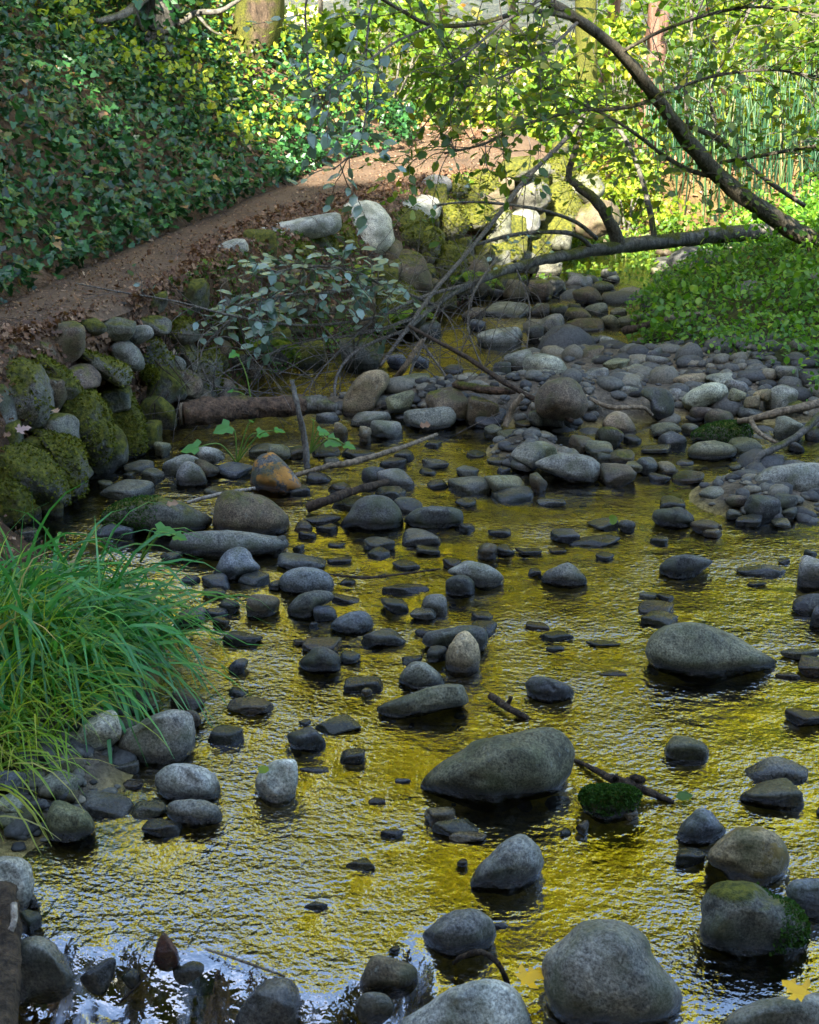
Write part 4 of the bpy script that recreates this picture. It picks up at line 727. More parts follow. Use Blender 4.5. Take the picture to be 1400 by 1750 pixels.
cover(ivy, 165000, (-7, .3), (3.6, 15), lambda X, Y: (X < xpl(Y)+.03) & (X > -.36*Y-.7), .3, .03, .068, lambda m, X, Y: np.clip(rng.beta(1.8, 2.2, m)*.9+(rng.uniform(0, 1, m) < .035)*.6, 0, 1), clump=3.4)
tag(ivy.build('ivy', IVY), 'dense dark ivy covering the steep slope above the path', 'ivy', kind='stuff')
und = Leaves('oval')
cover(und, 34000, (-5, .2), (7.2, 16), lambda X, Y: (X < xpl(Y)-.25) & (vnoise(X, Y, 1.9, 77)+np.clip((Y-8.5)*.25, -.3, .3) > .0), .46, .03, .062, lambda m, X, Y: rng.beta(2, 2, m), jit=1.2)
tag(und.build('undergrowth', LIME), 'yellow-green weeds and seedlings among the ivy toward the mossy trunk', 'undergrowth', kind='stuff')
gc = Leaves('oval')
cover(gc, 66000, (.8, 6), (6, 13.2), lambda X, Y: (X > xright(Y)-.02+.12*vnoise(X, Y, 5, 6)) & (X < .36*Y+.8),   .22, .02, .044, lambda m, X, Y: np.clip(rng.beta(2, 2.2, m), 0, 1), jit=.8, clump=3)
cover(gc, 24000, (.9, 6), (6.2, 13), lambda X, Y: (X > xright(Y)+.15+.2*vnoise(X, Y, 6, 8)) & (X < .36*Y+.8) & (vnoise(X, Y, 5, 61) > .05), .5, .03, .064, lambda m, X, Y: np.clip(rng.beta(2.4, 2, m), 0, 1), jit=1.1, clump=4)
tag(gc.build('ground_cover', COVER), 'bright green low leafy ground cover on the right bank', 'ground cover', kind='stuff')
# dry leaves and needles on path and bank
lit = Leaves('clump'); n = 16000
Y = rng.uniform(3.6, 12.8, n); X = xpl(Y)+(xfoot(Y)-xpl(Y))*rng.beta(1.3, 1.0, n); Z = ground_z(X, Y)+.018
lit.add(np.stack([X, Y, Z], -1), rnd(n), norm(gnormal(X, Y)+rng.normal(size=(n, 3))*.25), rng.uniform(.007, .019, n)*(1+(rng.uniform(size=n) < .03)*1.8), rng.beta(1.2, 1.3, n))
n = 5000; X = rng.uniform(-1, 6, n); Y = rng.uniform(11.8, 17, n)
lit.add(np.stack([X, Y, ground_z(X, Y)+.02], -1), rnd(n), norm(np.array([0, 0, 1])+rng.normal(size=(n, 3))*.3), rng.uniform(.04, .08, n), rng.beta(2, 1.4, n))
n = 8200; Y = rng.uniform(4.2, 11, n); X = xpr(Y)+(xfoot(Y)-xpr(Y))*rng.uniform(-.6, .7, n); lit.add(np.stack([X, Y, ground_z(X, Y)+rng.uniform(.01, .05, n)], -1), rnd(n), norm(gnormal(X, Y)+rng.normal(size=(n, 3))*.6), rng.uniform(.018, .042, n), rng.beta(1.2, 1.6, n))
tag(lit.build('leaf_litter', BROWNLF), 'dry brown leaf litter scattered on the path and its bank', 'leaf litter', kind='stuff')
# moss and small ferny growth on the bank itself
bm_ = Leaves('clump'); n = 15000
Y = rng.uniform(6.2, 11.8, n); u = rng.beta(1.3, 1.3, n); X = xpr(Y)+(xfoot(Y)-xpr(Y))*u; k = vnoise(X, Y, 3.2, 41)+.35*rng.normal(size=n) > .25; X, Y = X[k], Y[k]; n = len(X)
bm_.add(np.stack([X, Y, ground_z(X, Y)+rng.uniform(0, .05, n)], -1), rnd(n)+[0, -.3, -.4], norm(gnormal(X, Y)+rng.normal(size=(n, 3))*.6), rng.uniform(.015, .04, n), rng.beta(1.4, 3.4, n))
n = 5200; Y = rng.uniform(10.2, 13.6, n); X = xpr(Y)+.1+rng.beta(1., 2., n)*1.6; u = rng.uniform(size=n) < np.clip((Y-9.8)/2, .1, 1); X, Y = X[u], Y[u]; n = len(X)
bm_.add(np.stack([X, Y, ground_z(X, Y)+rng.uniform(0, .16, n)], -1), rnd(n)+[0, -.3, -.2], norm(gnormal(X, Y)+rng.normal(size=(n, 3))*.7), rng.uniform(.03, .06, n), rng.beta(2, 2, n))
tag(bm_.build('bank_weeds', GREENLF), 'low moss and weeds clinging to the bank between path and stream', 'weeds', kind='stuff')
# ------------------------------------------------------------------ trees beyond the stream
def crown(lv, c, rad, n, size, tint, r, nc=60, hollow=.35):
    """leaf clumps spread through an uneven crown"""
    C = rnd(nc, r)*(r.uniform(hollow, 1, nc)**.6)[:, None]*np.array(rad)+c
    w = r.uniform(.4, 1.6, nc); idx = r.choice(nc, n, p=w/w.sum()); sg = np.array(rad).mean()*r.uniform(.09, .2, nc)
    P = C[idx]+r.normal(size=(n, 3))*sg[idx][:, None]*np.array([1.15, 1.15, .6])
    lv.add(P, rnd(n, r)+[0, 0, -.35], norm(rnd(n, r)+[0, 0, .8]), size*r.uniform(.7, 1.3, n), np.clip(tint(n)+r.normal(size=nc)[idx]*.1, 0, 1)); return C
def tree(px, py, Y, wpx, label, bark, leafmat, top, cz, rad, n, size, lean=(0, 0), seed=1, name='tree', flare=1.5, tint=None, cx=0, low=0, group='trees beyond the stream'):
    r = np.random.default_rng(seed); b = at(px, py, Y); gz = float(ground_z(b[0], b[1])); b[2] = gz-.3; dep = proj(b)[2]; rw = wpx/2/F*dep
    root = empty(name, (b[0], b[1], gz)); tag(root, label, 'tree', group)
    tb = Tubes(); hs = np.array([0, .25, .9, 2., 3.5, top*.55, top*.8, top]); pts = np.stack([b[0]+lean[0]*hs+r.normal(size=8)*rw*.35, b[1]+lean[1]*hs+r.normal(size=8)*rw*.3, b[2]+hs], -1); pts[0, :2] = b[:2]
    tb.add(pts, rw*np.array([flare, 1.2, 1.0, .94, .85, .62, .36, .1]), 12, 5, .05); tb.build('trunk', bark, root)
    lows = []; lv = Leaves('clump'); tn = tint or (lambda k: r.beta(2.2, 2, k))
    cc = np.array([b[0]+lean[0]*cz+cx, b[1]+lean[1]*cz, gz+cz]); C = crown(lv, cc, rad, n, size, tn, r)
    if low: (lambda q: (crown(q, np.array([b[0]+cx, b[1]-.4, gz+1.7]), (rad[0]*.9, rad[1]*.5, 1.5), low, .085, tn, r, 40), lows.append(q)))(Leaves('oval'))
    lb = Tubes()
    for q in C[r.permutation(len(C))[:14]]:
        h0 = np.clip(q[2]-gz-r.uniform(.8, 2.2), 1.2, top*.9); s0 = np.array([np.interp(h0, hs, pts[:, 0]), np.interp(h0, hs, pts[:, 1]), gz+h0]); mid = (s0+q)/2+r.normal(size=3)*.15; mid[2] += .15
        lb.add(np.stack([s0, mid, q]), [rw*.28, rw*.18, rw*.06], 5, 4)
    o = lb.build('branches', bark, root); o['kind'] = 'stuff'
    lv.build('crown', leafmat, root)
    for q in lows: q.build('foliage', LIME, root)
    return root
tree(452, 118, hit(452, 118)[1], 74, 'stout tree with a thick mossy trunk standing on the ivy slope', MOSSBARK, YELLOW, 10, 8.5, (3.6, 3, 3.4), 4200, .3, (-.02, 0), 3, 'mossy_tree', 1.35)
tree(985, 225, 14.3, 38, 'short thick mossy trunk among yellow leaves behind the path end', MOSSBARK, YELLOW, 11, 7, (3.3, 2.6, 4), 4200, .26, (.01, 0), 4, low=120)
tree(1108, 262, 14.6, 38, 'reddish pine trunk rising straight above the reeds', PINEBARK, YELLOW, 14, 8.5, (3.0, 2.6, 4.6), 4200, .26, (0, 0), 5, 'pine_tree', low=120)
tree(1042, 190, 17.5, 22, 'slender reddish trunk left of the straight reddish pine', PINEBARK, YELLOW, 14.5, 9, (3, 3, 5), 4200, .28, (0, 0), 6, 'pine_tree', low=100)
tree(728, 150, 27, 14, 'thin grey trunk, left one of a pair in the bright gap past the path', GREYBARK, YELLOW, 16, 10.5, (3.2, 3, 5.5), 3800, .3, (.005, 0), 7, low=90)
tree(758, 155, 29, 15, 'thin grey trunk, right one of a pair in the bright gap past the path', GREYBARK, YELLOW, 17, 11, (3.2, 3, 5.5), 3800, .3, (0, 0), 8, low=90)
tree(1312, 205, 23, 26, 'pale upright trunk glimpsed near the top right corner', PINEBARK, GREENLF, 13, 8, (3.4, 3, 4.6), 4200, .26, (0, 0), 9, low=900)
tree(1205, 232, 25, 16, 'dim slim trunk between the reddish pine and the pale trunk', GREYBARK, YELLOW, 14, 9, (3.2, 3, 5), 3800, .28, (0, 0), 10, low=900)
tree(872, 150, 26, 11, 'slim bare trunk in front of the yellow hillside, left of the mossy one', GREYBARK, YELLOW, 15, 9.5, (3, 3, 5), 3800, .28, (.01, 0), 11, low=500)
tree(612, 130, 26, 10, 'thinnest pale trunk in the sunlit gap right of the stout mossy tree', GREYBARK, YELLOW, 14, 9.5, (2.6, 3, 4.6), 3000, .28, (-.01, 0), 12)
tree(545, 120, 22, 9, 'thin leaning sapling close to the right of the stout mossy tree', GREYBARK, YELLOW, 11, 7.5, (2.2, 2, 3.6), 2200, .24, (.03, 0), 13)
tree(1385, 215, 20, 18, 'leafy tree cut by the right edge above the reeds', GREYBARK, GREENLF, 11, 7, (3.2, 2.6, 4), 4000, .24, (0, 0), 14, low=1200)
def shrub(px, py, Y, rx, rz, n, size, mat, label, seed, tint=None, name='shrub'):
    r = np.random.default_rng(seed); b = at(px, py, Y); gz = float(ground_z(b[0], b[1])); root = empty(name, (b[0], b[1], gz)); tag(root, label, 'shrub', 'shrubs beyond the stream')
    lv = Leaves('oval'); C = crown(lv, np.array([b[0], b[1], gz+rz*.75]), (rx, rx*.7, rz), n, size, tint or (lambda k: r.beta(2, 2, k)), r, 46)
    st = Tubes()
    for q in C[:12]: st.add(np.stack([[b[0]+r.normal()*.06, b[1]+r.normal()*.06, gz-.02], (np.array([b[0], b[1], gz])+q)/2+r.normal(size=3)*.06, q]), [.016, .01, .004], 5, 4)
    o = st.build('stems', GREYBARK, root); o['kind'] = 'stuff'; lv.build('foliage', mat, root)
SH = [(660, 190, 13.4, .8, .7, 2600, .07, GREENLF, 'rounded green bush where the path disappears, left side'), (560, 190, 14.5, .6, .5, 700, .07, LIME, 'thin yellow bush between the stout mossy tree and the green bush'),
 (850, 215, 14.2, .9, .7, 1500, .08, LIME, 'sunlit yellow bush just past the bend of the path'), (940, 235, 14, .7, .6, 1300, .07, GREENLF, 'green bush at the right end of the sunlit path'),
 (1010, 300, 12.9, .7, .5, 1800, .06, GREENLF, 'low green bush behind the twin sprouts'), (1080, 340, 12.6, .6, .45, 1700, .055, LIME, 'yellow-green bush behind the thin sprout'),
 (760, 175, 16.5, 1, .6, 1200, .09, GREENLF, 'green bush in the middle distance past the path'), (1180, 210, 16, 1.2, 1.2, 2600, .09, GREENLF, 'tall leafy bush behind the left part of the reeds'),
 (1310, 200, 15.6, 1.2, 1.2, 2800, .09, LIME, 'tall yellow bush behind the right part of the reeds'), (1400, 240, 14.6, .9, 1.1, 2200, .08, GREENLF, 'leafy bush at the right edge behind the reeds'),
 (1045, 240, 15, .8, .9, 1800, .08, LIME, 'yellow bush between the mossy trunk and the reeds'), (600, 110, 19, 1., .6, 350, .1, LIME, 'sparse pale bush in the bright gap, left'), (700, 120, 20, 1., .6, 400, .1, LIME, 'sparse yellow bush in the bright gap, right'),
 (1180, 400, 12.2, .5, .3, 1100, .045, GREENLF, 'low weeds below the reeds behind the fallen trunk'), (930, 395, 11.9, .5, .35, 1200, .05, LIME, 'yellowing weeds on the far bank left of the fallen trunk')]
for i, a in enumerate(SH): shrub(*a, 60+i)
# reeds
rd = Tubes(); tt = []
for i in range(230):
    px = rng.uniform(1085, 1460); Y = rng.uniform(12.9, 14.6); b = at(px, 380, Y); gz = float(ground_z(b[0], b[1])); h = rng.uniform(.75, 1.35); l = rng.normal(size=2)*.16
    rd.add(np.array([[b[0], b[1], gz], [b[0]+l[0]*.4, b[1]+l[1]*.4, gz+h*.5], [b[0]+l[0], b[1]+l[1], gz+h]]), [.008, .0075, .004], 5, 3, .02); tt.append(rng.uniform())
tag(rd.build('reeds', REED, tint=tt), 'thicket of upright dark green horsetail stems behind the fallen trunk', 'reeds', kind='stuff')
aw = Leaves('clump'); r = np.random.default_rng(15)
for x in np.arange(-17, 24, 2.3):
    az = math.degrees(math.atan2(x, 29)); top = 29*math.tan(math.radians(31.5+2.2*math.sin(x*.9)+(7 if -9 < az < -1 else 0)+(3.5 if az > 9 else 0)-(6.5 if az < -11 else 0)))
    for zc in np.arange(5.2, top-1, 2.7): crown(aw, np.array([x+r.normal()*.5, 29+r.normal()*1.3, zc+r.normal()*.4]), (2., 1.4, 1.9), 620, .5, lambda m: np.clip(r.beta(2.4, 1.8, m), 0, 1), r, 40, .1)
tag(aw.build('autumn_woods', YELLOW), 'far wall of sunlit yellow autumn trees whose colour the water mirrors', 'woods', kind='stuff')
# unseen wood added behind the camera to shade the stream, notched for sun patches
wl = Leaves('clump'); r = np.random.default_rng(5)
for k in range(15):
    for zc in (2.5, 7., 11.7)+((14.6,) if -21+k*2.5 < -6.3 else ())+((4.8, 9.4) if -9 < -21+k*2.5 < 4 else ()):
        x = -21+k*2.5+r.normal()*.4; zt = zc-((.9 if -3.2 < x < -.6 else (-.5 if -5.4 < x < -3.2 else 0)) if 9 < zc < 13 else 0)+r.normal()*.4+.5*math.sin(k*1.7)
        crown(wl, np.array([x, -7.5+r.normal()*.5, zt]), (2.1, 1.5, 2.3), 900, .6, lambda m: r.uniform(0, 1, m), r, 60, .05)
tag(wl.build('woods', SHADEMASS), 'unseen dark leaf mass added behind the camera to shade the stream', 'woods', kind='stuff')
# ------------------------------------------------------------------ the leaning tree and the fallen tree
def limb(root, name, pts, rpx, mat, seg=8, rough=.07):
    P = px3(pts); R = [a/F*proj(p)[2] for a, p in zip(np.interp(np.linspace(0, 1, len(pts)), np.linspace(0, 1, len(rpx)), rpx), P)]
    t = Tubes(); Q = t.add(P, R, seg, 6, rough); t.build(name, mat, root); return Q
def side_twigs(tw, lv, Q, n, ln, r, leaves=True, lsz=(.045, .075), every=.05, tint=None, updir=(0, 0, .15), rad=.0035, t0=.1, nj=.42):
    L_ = len(Q)
    for _ in range(n):
        i = int(r.uniform(t0, .999)*(L_-1)); p = Q[i]; T = norm(Q[min(i+1, L_-1)]-Q[max(i-1, 0)])
        d = norm(T*r.uniform(.1, .9)+rnd(1, r)[0]*.9+np.array(updir)); l = r.uniform(*ln)
        pts = [p]; k = 5
        for j in range(k):
            d = norm(d+r.normal(size=3)*.22+[0, 0, -.05]); pts.append(pts[-1]+d*l/k)
        C_ = tw.add(np.array(pts), np.linspace(rad, rad*.35, k+1), 5, 3)
        if leaves:
            m = max(3, int(l/every)); t = np.linspace(.2, 1, m)*(len(C_)-1); P = np.stack([np.interp(t, np.arange(len(C_)), C_[:, a]) for a in range(3)], 1)
            sd = np.where(np.arange(m) % 2, 1, -1)[:, None]; dl = norm(np.cross(d, [0, 0, 1])*sd+d*.6+r.normal(size=(m, 3))*.3)
            lv.add(P, dl, norm(np.array([0, -.1, 1])+r.normal(size=(m, 3))*nj), r.uniform(*lsz, m), np.clip((tint(m) if tint else r.beta(2, 2, m)), 0, 1))
r = np.random.default_rng(11)
b = at(1390, 415, 9.2); lean = empty('leaning_tree', (b[0], b[1], float(ground_z(b[0], b[1])))); tag(lean, 'slender tree arching from the right bank up to the left over the stream', 'tree')
limb(lean, 'trunk', [(1420, 470, 9.3), (1392, 418, 9.25), (1335, 380, 9.1), (1240, 312, 9.0), (1180, 246, 8.8), (1120, 165, 8.5), (1060, 90, 8.2), (990, 35, 8), (920, -8, 7.8), (830, -75, 7.5)], [20, 17, 15, 14, 13, 11, 10, 9, 8, 6], BARK, 14, .09)
LT = [([(985, 32, 8), (940, 22, 7.8), (890, 20, 7.6), (820, 40, 7.5), (740, 43, 7.4), (690, 20, 7.3), (640, -10, 7.2)], [5.5, 4, 3], 7, 0), ([(1122, 170, 8.5), (1060, 185, 8.4), (985, 190, 8.2), (900, 212, 8), (830, 245, 7.8), (760, 262, 7.6)], [4, 2], 16, 1),
 ([(1178, 215, 8.8), (1230, 240, 9), (1300, 300, 9.2), (1375, 352, 9.3)], [5, 4], 5, 1), ([(1235, 303, 9), (1190, 295, 8.9), (1140, 270, 8.8), (1095, 235, 8.6), (1050, 205, 8.4), (990, 175, 8.2), (930, 150, 8)], [4.5, 2], 14, 1),
 ([(1175, 212, 8.8), (1172, 150, 8.8), (1182, 80, 8.8), (1180, -10, 8.8)], [3.2, 2], 10, 1), ([(1232, 250, 9), (1215, 160, 9), (1250, 80, 9), (1295, -10, 9)], [3.2, 2], 10, 1),
 ([(1230, 278, 9), (1320, 262, 8.8), (1400, 248, 8.6), (1450, 238, 8.5)], [3.5, 2.5], 8, 1), ([(1060, 90, 8.2), (1150, 45, 8), (1280, 12, 7.8), (1420, 30, 7.6)], [3.5, 2], 14, 1),
 ([(990, 35, 8), (930, 90, 7.6), (860, 130, 7.3), (790, 150, 7.1)], [3.2, 1.6], 14, 1), ([(1120, 165, 8.5), (1220, 130, 8.2), (1330, 120, 8), (1430, 140, 7.8)], [3, 1.6], 13, 1), ([(930, -5, 7.8), (860, 40, 7.3), (800, 90, 7), (770, 110, 6.9)], [3, 1.6], 10, 1),
 ([(680, 15, 7.3), (640, 0, 7), (625, 100, 6.8), (628, 180, 6.7), (610, 250, 6.6), (570, 290, 6.5)], [2.4, 1.2], 7, 2), ([(645, -8, 7.2), (535, -20, 6.8), (525, 80, 6.7), (535, 150, 6.6), (560, 190, 6.5)], [2.4, 1.2], 5, 2), ([(740, 43, 7.4), (670, 75, 6.9), (610, 120, 6.5), (560, 150, 6.3)], [2.4, 1.2], 6, 2)]
tw, lv, lv2 = Tubes(), Leaves('oval'), Leaves('oval')
for pts, rp, nt_, kind in LT:
    Q = limb(lean, 'limb', pts, rp, BARK if rp[0] > 3.4 else TWIG, 7)
    if kind == 2: side_twigs(tw, lv2, Q, nt_*2+2, (.15, .4), r, lsz=(.05, .09), every=.055, t0=.25)
    else: side_twigs(tw, lv, Q, int(nt_*2.5), (.3, .8), r, lsz=(.045, .082), every=.052, t0=.1)
o = tw.build('twigs', TWIG, lean); o['kind'] = 'stuff'
lv.build('foliage', ALDER, lean); lv2.build('foliage', SHEENLEAF, lean)
b = at(1345, 392, 10); fall = empty('fallen_tree', (b[0], b[1], float(ground_z(b[0], b[1])))); tag(fall, 'fallen tree lying across the stream with upright sprouts and bare twigs', 'tree')
limb(fall, 'trunk', [(1375, 392, 10.05), (1240, 400, 9.9), (1150, 411, 9.7), (1060, 421, 9.4), (960, 438, 9.0), (880, 457, 8.6), (800, 487, 8.1), (740, 525, 7.7), (690, 570, 7.3)], [14, 13, 12.5, 11.5, 9, 7.5, 6, 4.5, 3], GREYBARK, 14, .1)
FT = [([(1058, 420, 9.4), (1045, 385, 9.35), (1020, 345, 9.3), (985, 315, 9.3), (972, 297, 9.3), (985, 250, 9.25), (998, 195, 9.2)], [12, 9, 6, 4], BARK), ([(1118, 405, 9.6), (1112, 365, 9.6), (1095, 300, 9.6), (1070, 240, 9.6), (1045, 205, 9.6)], [5.5, 3.5], GREYBARK),
 ([(1015, 428, 9.2), (985, 402, 9.1), (930, 396, 9), (870, 403, 8.9), (815, 418, 8.8)], [4.5, 3], GREYBARK), ([(1020, 408, 9.2), (985, 380, 9.1), (930, 360, 9.0), (870, 350, 8.9), (800, 345, 8.8), (740, 352, 8.7)], [4, 1.6], GREYBARK),
 ([(998, 200, 9.2), (960, 245, 9.1), (900, 305, 8.8), (850, 370, 8.3), (800, 430, 7.9), (740, 500, 7.4), (690, 570, 7), (650, 625, 6.8)], [4, 4, 3], TWIG), ([(800, 486, 8.1), (720, 508, 7.6), (640, 542, 7.2), (520, 556, 6.8), (400, 540, 6.4), (300, 515, 6.2), (200, 498, 6), (130, 484, 5.9)], [3.2, 1.2], TWIG),
 ([(740, 520, 7.7), (660, 492, 7.3), (560, 500, 6.9), (470, 508, 6.7), (390, 532, 6.5)], [3, 1.2], TWIG), ([(660, 492, 7.3), (600, 462, 7), (520, 455, 6.8), (440, 476, 6.6)], [2.4, 1.2], TWIG),
 ([(690, 565, 7.2), (612, 598, 6.9), (577, 640, 6.7), (575, 690, 6.5), (605, 740, 6.3), (660, 778, 6.1), (640, 820, 5.9), (668, 864, 5.7), (714, 860, 5.6)], [3, 1.6], TWIG), ([(720, 540, 7.5), (620, 570, 7.1), (540, 580, 6.9), (470, 600, 6.7), (430, 650, 6.6)], [2.2, 1.1], TWIG), ([(700, 560, 7.2), (760, 640, 6.6), (770, 680, 6.4), (840, 720, 6.2)], [2.2, 1.1], TWIG),
 ([(850, 440, 8.4), (810, 500, 8), (800, 560, 7.8), (830, 640, 7.3)], [2.4, 1.2], TWIG), ([(640, 545, 7.2), (560, 620, 6.8), (500, 700, 6.5)], [1.8, 1], TWIG), ([(760, 500, 7.8), (700, 640, 7), (640, 760, 6.3)], [1.8, 1], TWIG), ([(400, 540, 6.4), (345, 600, 6.3), (360, 655, 6.2), (400, 665, 6.2)], [1.6, 1], TWIG), ([(880, 455, 8.6), (905, 520, 8.2), (900, 600, 7.8)], [1.6, 1], TWIG)]
tw, lv, lv2 = Tubes(), Leaves('oval'), Leaves('oval')
for k, (pts, rp, mt) in enumerate(FT):
    Q = limb(fall, 'limb', pts, rp, mt, 8)
    if k in (6, 7): side_twigs(tw, lv2, Q, 38, (.12, .4), r, lsz=(.05, .095), every=.05, tint=lambda m: r.beta(2, 1.6, m), t0=.15, updir=(0, -.1, -.05), nj=.27)
    elif k == 5: side_twigs(tw, lv2, Q, 5, (.08, .2), r, lsz=(.03, .055), every=.07, t0=.55); side_twigs(tw, lv2, Q, 8, (.3, .7), r, leaves=False, rad=.0025)
    elif k in (0, 1): side_twigs(tw, lv, Q, 6, (.15, .4), r, lsz=(.03, .06), every=.07, t0=.5)
    elif k in (2, 3): side_twigs(tw, lv2, Q, 5, (.15, .4), r, lsz=(.035, .06), every=.08, t0=.5)
    else:
        if k in (4, 8, 9, 10, 11): side_twigs(tw, lv, Q, 12, (.6, 1.5), r, leaves=False, rad=.0032, updir=(-.3, -.1, -.1))
        side_twigs(tw, lv, Q, 20, (.3, 1.1), r, leaves=False, rad=.0026)
o = tw.build('twigs', TWIG, fall); o['kind'] = 'stuff'; lv.build('foliage', ALDER, fall); lv2.build('foliage', SHEENLEAF, fall)
# gnarled old tree at the top left
b = hit(262, 96); gn = empty('gnarled_tree', b); tag(gn, 'ivy-wrapped gnarled tree with crooked bare branches at the top left', 'tree'); Yg = b[1]
t = Tubes(); t.add(px3([(265, 110, Yg), (258, 60, Yg), (268, 10, Yg), (255, -60, Yg), (240, -200, Yg)]), [.2, .17, .15, .13, .1], 12, 5, .08); t.build('trunk', GREYBARK, gn)
for pts, rp in [([(262, -20, Yg-.1), (240, 2, Yg-.3), (215, 22, Yg-.5), (190, 31, Yg-.6), (166, 37, Yg-.7)], [9, 5]), ([(262, 20, Yg), (300, 40, Yg), (335, 22, Yg), (372, 20, Yg), (396, 8, Yg), (440, -20, Yg)], [7, 3]), ([(255, 60, Yg-.15), (235, 30, Yg-.2), (228, -20, Yg-.3)], [5, 4]), ([(335, 22, Yg), (360, 50, Yg-.1), (385, 62, Yg-.2)], [3, 1.5])]: limb(gn, 'limb', pts, rp, GREYBARK)
lv = Leaves('ivy'); C = px3([(262, rng.uniform(-60, 100), Yg) for _ in range(420)])+rng.normal(size=(420, 3))*[.17, .15, .03]; lv.add(C, rnd(420)+[0, 0, -.6], norm(rnd(420)+[0, -.7, .5]), rng.uniform(.05, .09, 420), rng.beta(2, 2.4, 420)*.9); lv.build('foliage', IVY, gn)
# ------------------------------------------------------------------ sedge and grass at the near left
def blades(name, c, rad, n, ln, w, mat, label, cat, out=(.1, 1.), droop=1.3, tint=None, seed=3, bias=(0, 0)):
    r = np.random.default_rng(seed); root_z = float(ground_z(c[0], c[1])); seg = 7; V, Fq, T = [], [], []; k = 0
    for i in range(n):
        a = r.uniform(0, 6.28); q = rad*math.sqrt(r.uniform()); x, y = c[0]+q*math.cos(a), c[1]+q*math.sin(a); p = np.array([x, y, float(ground_z(x, y))-.01])
        oa = a+r.normal()*1.15; tl = r.uniform(*out); d = norm(np.array([math.cos(oa)*tl+bias[0], math.sin(oa)*tl+bias[1], 1.])); L_ = r.uniform(*ln); wd_ = w*r.uniform(.6, 1.25); g_ = droop*r.uniform(.5, 1.3)
        sdv = norm(np.cross(d, [0, 0, 1.])+r.normal(size=3)*.25); kink = r.integers(3, 6) if r.uniform() < .24 else 99
        for j in range(seg+1):
            f = j/seg; ww = wd_*.5*(1-f**2.2)*(.7+.3*min(1, f*4))+.0004
            V += [p-sdv*ww, p+sdv*ww]; 
            d = norm(d+np.array([0, 0, -1.])*g_*(.06+.34*f)+(np.array([0, 0, -.9]) if j == kink else 0)); p = p+d*L_/seg
            if p[2] < .006: p[2] = .006
        b0 = k+np.arange(seg)*2; Fq.append(np.stack([b0, b0+1, b0+3, b0+2], -1)); T.append(np.full(seg, tint(r) if tint else r.beta(2, 2))); k += 2*(seg+1)
    o = mesh_obj(name, np.array(V), np.concatenate(Fq), mat, origin=(c[0], c[1], root_z), smooth=True, fattr={'tint': np.concatenate(T)}); tag(o, label, cat); return o
blades('sedge_tuft', (-1.2, 3.38), .42, 1250, (.24, .56), .0155, SEDGE, 'large arching tuft of blue-green sedge at the left edge', 'sedge', (.2, 1.7), 1.9, lambda r: r.beta(2, 2.2)*.86+(r.uniform() < .09)*.3, 3, (.1, -.12))
blades('grass_tuft', (-1.2, 2.98), .33, 1500, (.14, .36), .0055, GRASS, 'fine yellow-green grass growing through the front of the sedge', 'grass', (.1, 1.2), 1.2, None, 4, (.15, -.2))
blades('grass_tuft', (-1.16, 2.68), .15, 330, (.18, .42), .007, GRASS, 'straw-tipped grass tuft drooping over stones at the left edge', 'grass', (.2, 1.3), 1.6, lambda r: r.beta(3, 1.5), 5, (.1, -.3))
# ------------------------------------------------------------------ logs, sticks, driftwood
def stick(name, pts, rpx, mat, label, cat='stick', extra=None, seg=8, rough=.1):
    P = np.array([gp(p[0], p[1], p[2]) for p in pts]); root = empty(name, P[0]) if extra else None
    R = [a/F*proj(p)[2] for a, p in zip(np.interp(np.linspace(0, 1, len(pts)), np.linspace(0, 1, len(rpx)), rpx), P)]
    t = Tubes(); t.add(P, R, seg, 6, rough)
    if not extra:
        V = np.concatenate(t.V); f4 = np.concatenate([a for a, b in t.F]); f3 = np.concatenate([b for a, b in t.F]); o = mesh_obj(name, V, [f4, f3], mat, origin=P[0]); tag(o, label, cat, None); return o
    t.build('stem', mat, root); tag(root, label, cat)
    for nm, ep, er, em in extra:
        P2 = np.array([gp(p[0], p[1], p[2]) for p in ep]); t = Tubes(); t.add(P2, [a/F*proj(p)[2] for a, p in zip(np.interp(np.linspace(0, 1, len(ep)), np.linspace(0, 1, len(er)), er), P2)], seg, 6, rough); t.build(nm, em, root)
    return root
G = 'sticks in the stream'
stick('log', [(312, 708, .14), (370, 701, .14), (440, 696, .13), (520, 692, .12)], [20, 22, 18, 18], LOGBARK, 'thick red-brown log with a sawn end lying across the bank foot', 'log', [('cut_end', [(309, 708, .14), (313, 708, .14)], [19, 19.2], DRIFT), ('weathered_tip', [(516, 692, .12), (545, 692, .12), (575, 697, .11)], [16, 14, 7], GREYBARK)], 18, .09)
stick('stick', [(505, 812, .02), (560, 797, .05), (594, 792, .06), (648, 777, .08), (700, 760, .09), (747, 742, .09)], [4, 6, 5, 3], DRIFT, 'long grey stick slanting over small stones before the stick jam')
stick('branch', [(525, 868, .02), (560, 855, .05), (594, 842, .06), (630, 832, .07), (663, 823, .06)], [9, 8, 5], WETWOOD, 'thick dark floating branch behind the big dark boulder')
stick('stake', [(526, 806, -.02), (520, 748, .12), (511, 704, .24), (499, 650, .36)], [6, 5, 4], GREYBARK, 'thin upright grey stake beside the orange-lichen boulder')
stick('stick', [(672, 652, .0), (690, 630, .1), (706, 605, .18), (724, 580, .26)], [5, 5.5, 4], DRIFT, 'stubby brown stick poking up behind the tilted tan boulder')
stick('branch', [(778, 657, .16), (820, 664, .18), (850, 668, .18), (880, 668, .17)], [7, 8, 6], LOGBARK, 'reddish branch lying on the stick jam')
stick('stick', [(864, 730, .06), (872, 708, .12), (880, 692, .17), (894, 675, .22)], [5, 6, 5], DRIFT, 'short pale stick leaning left of the big brown boulder')
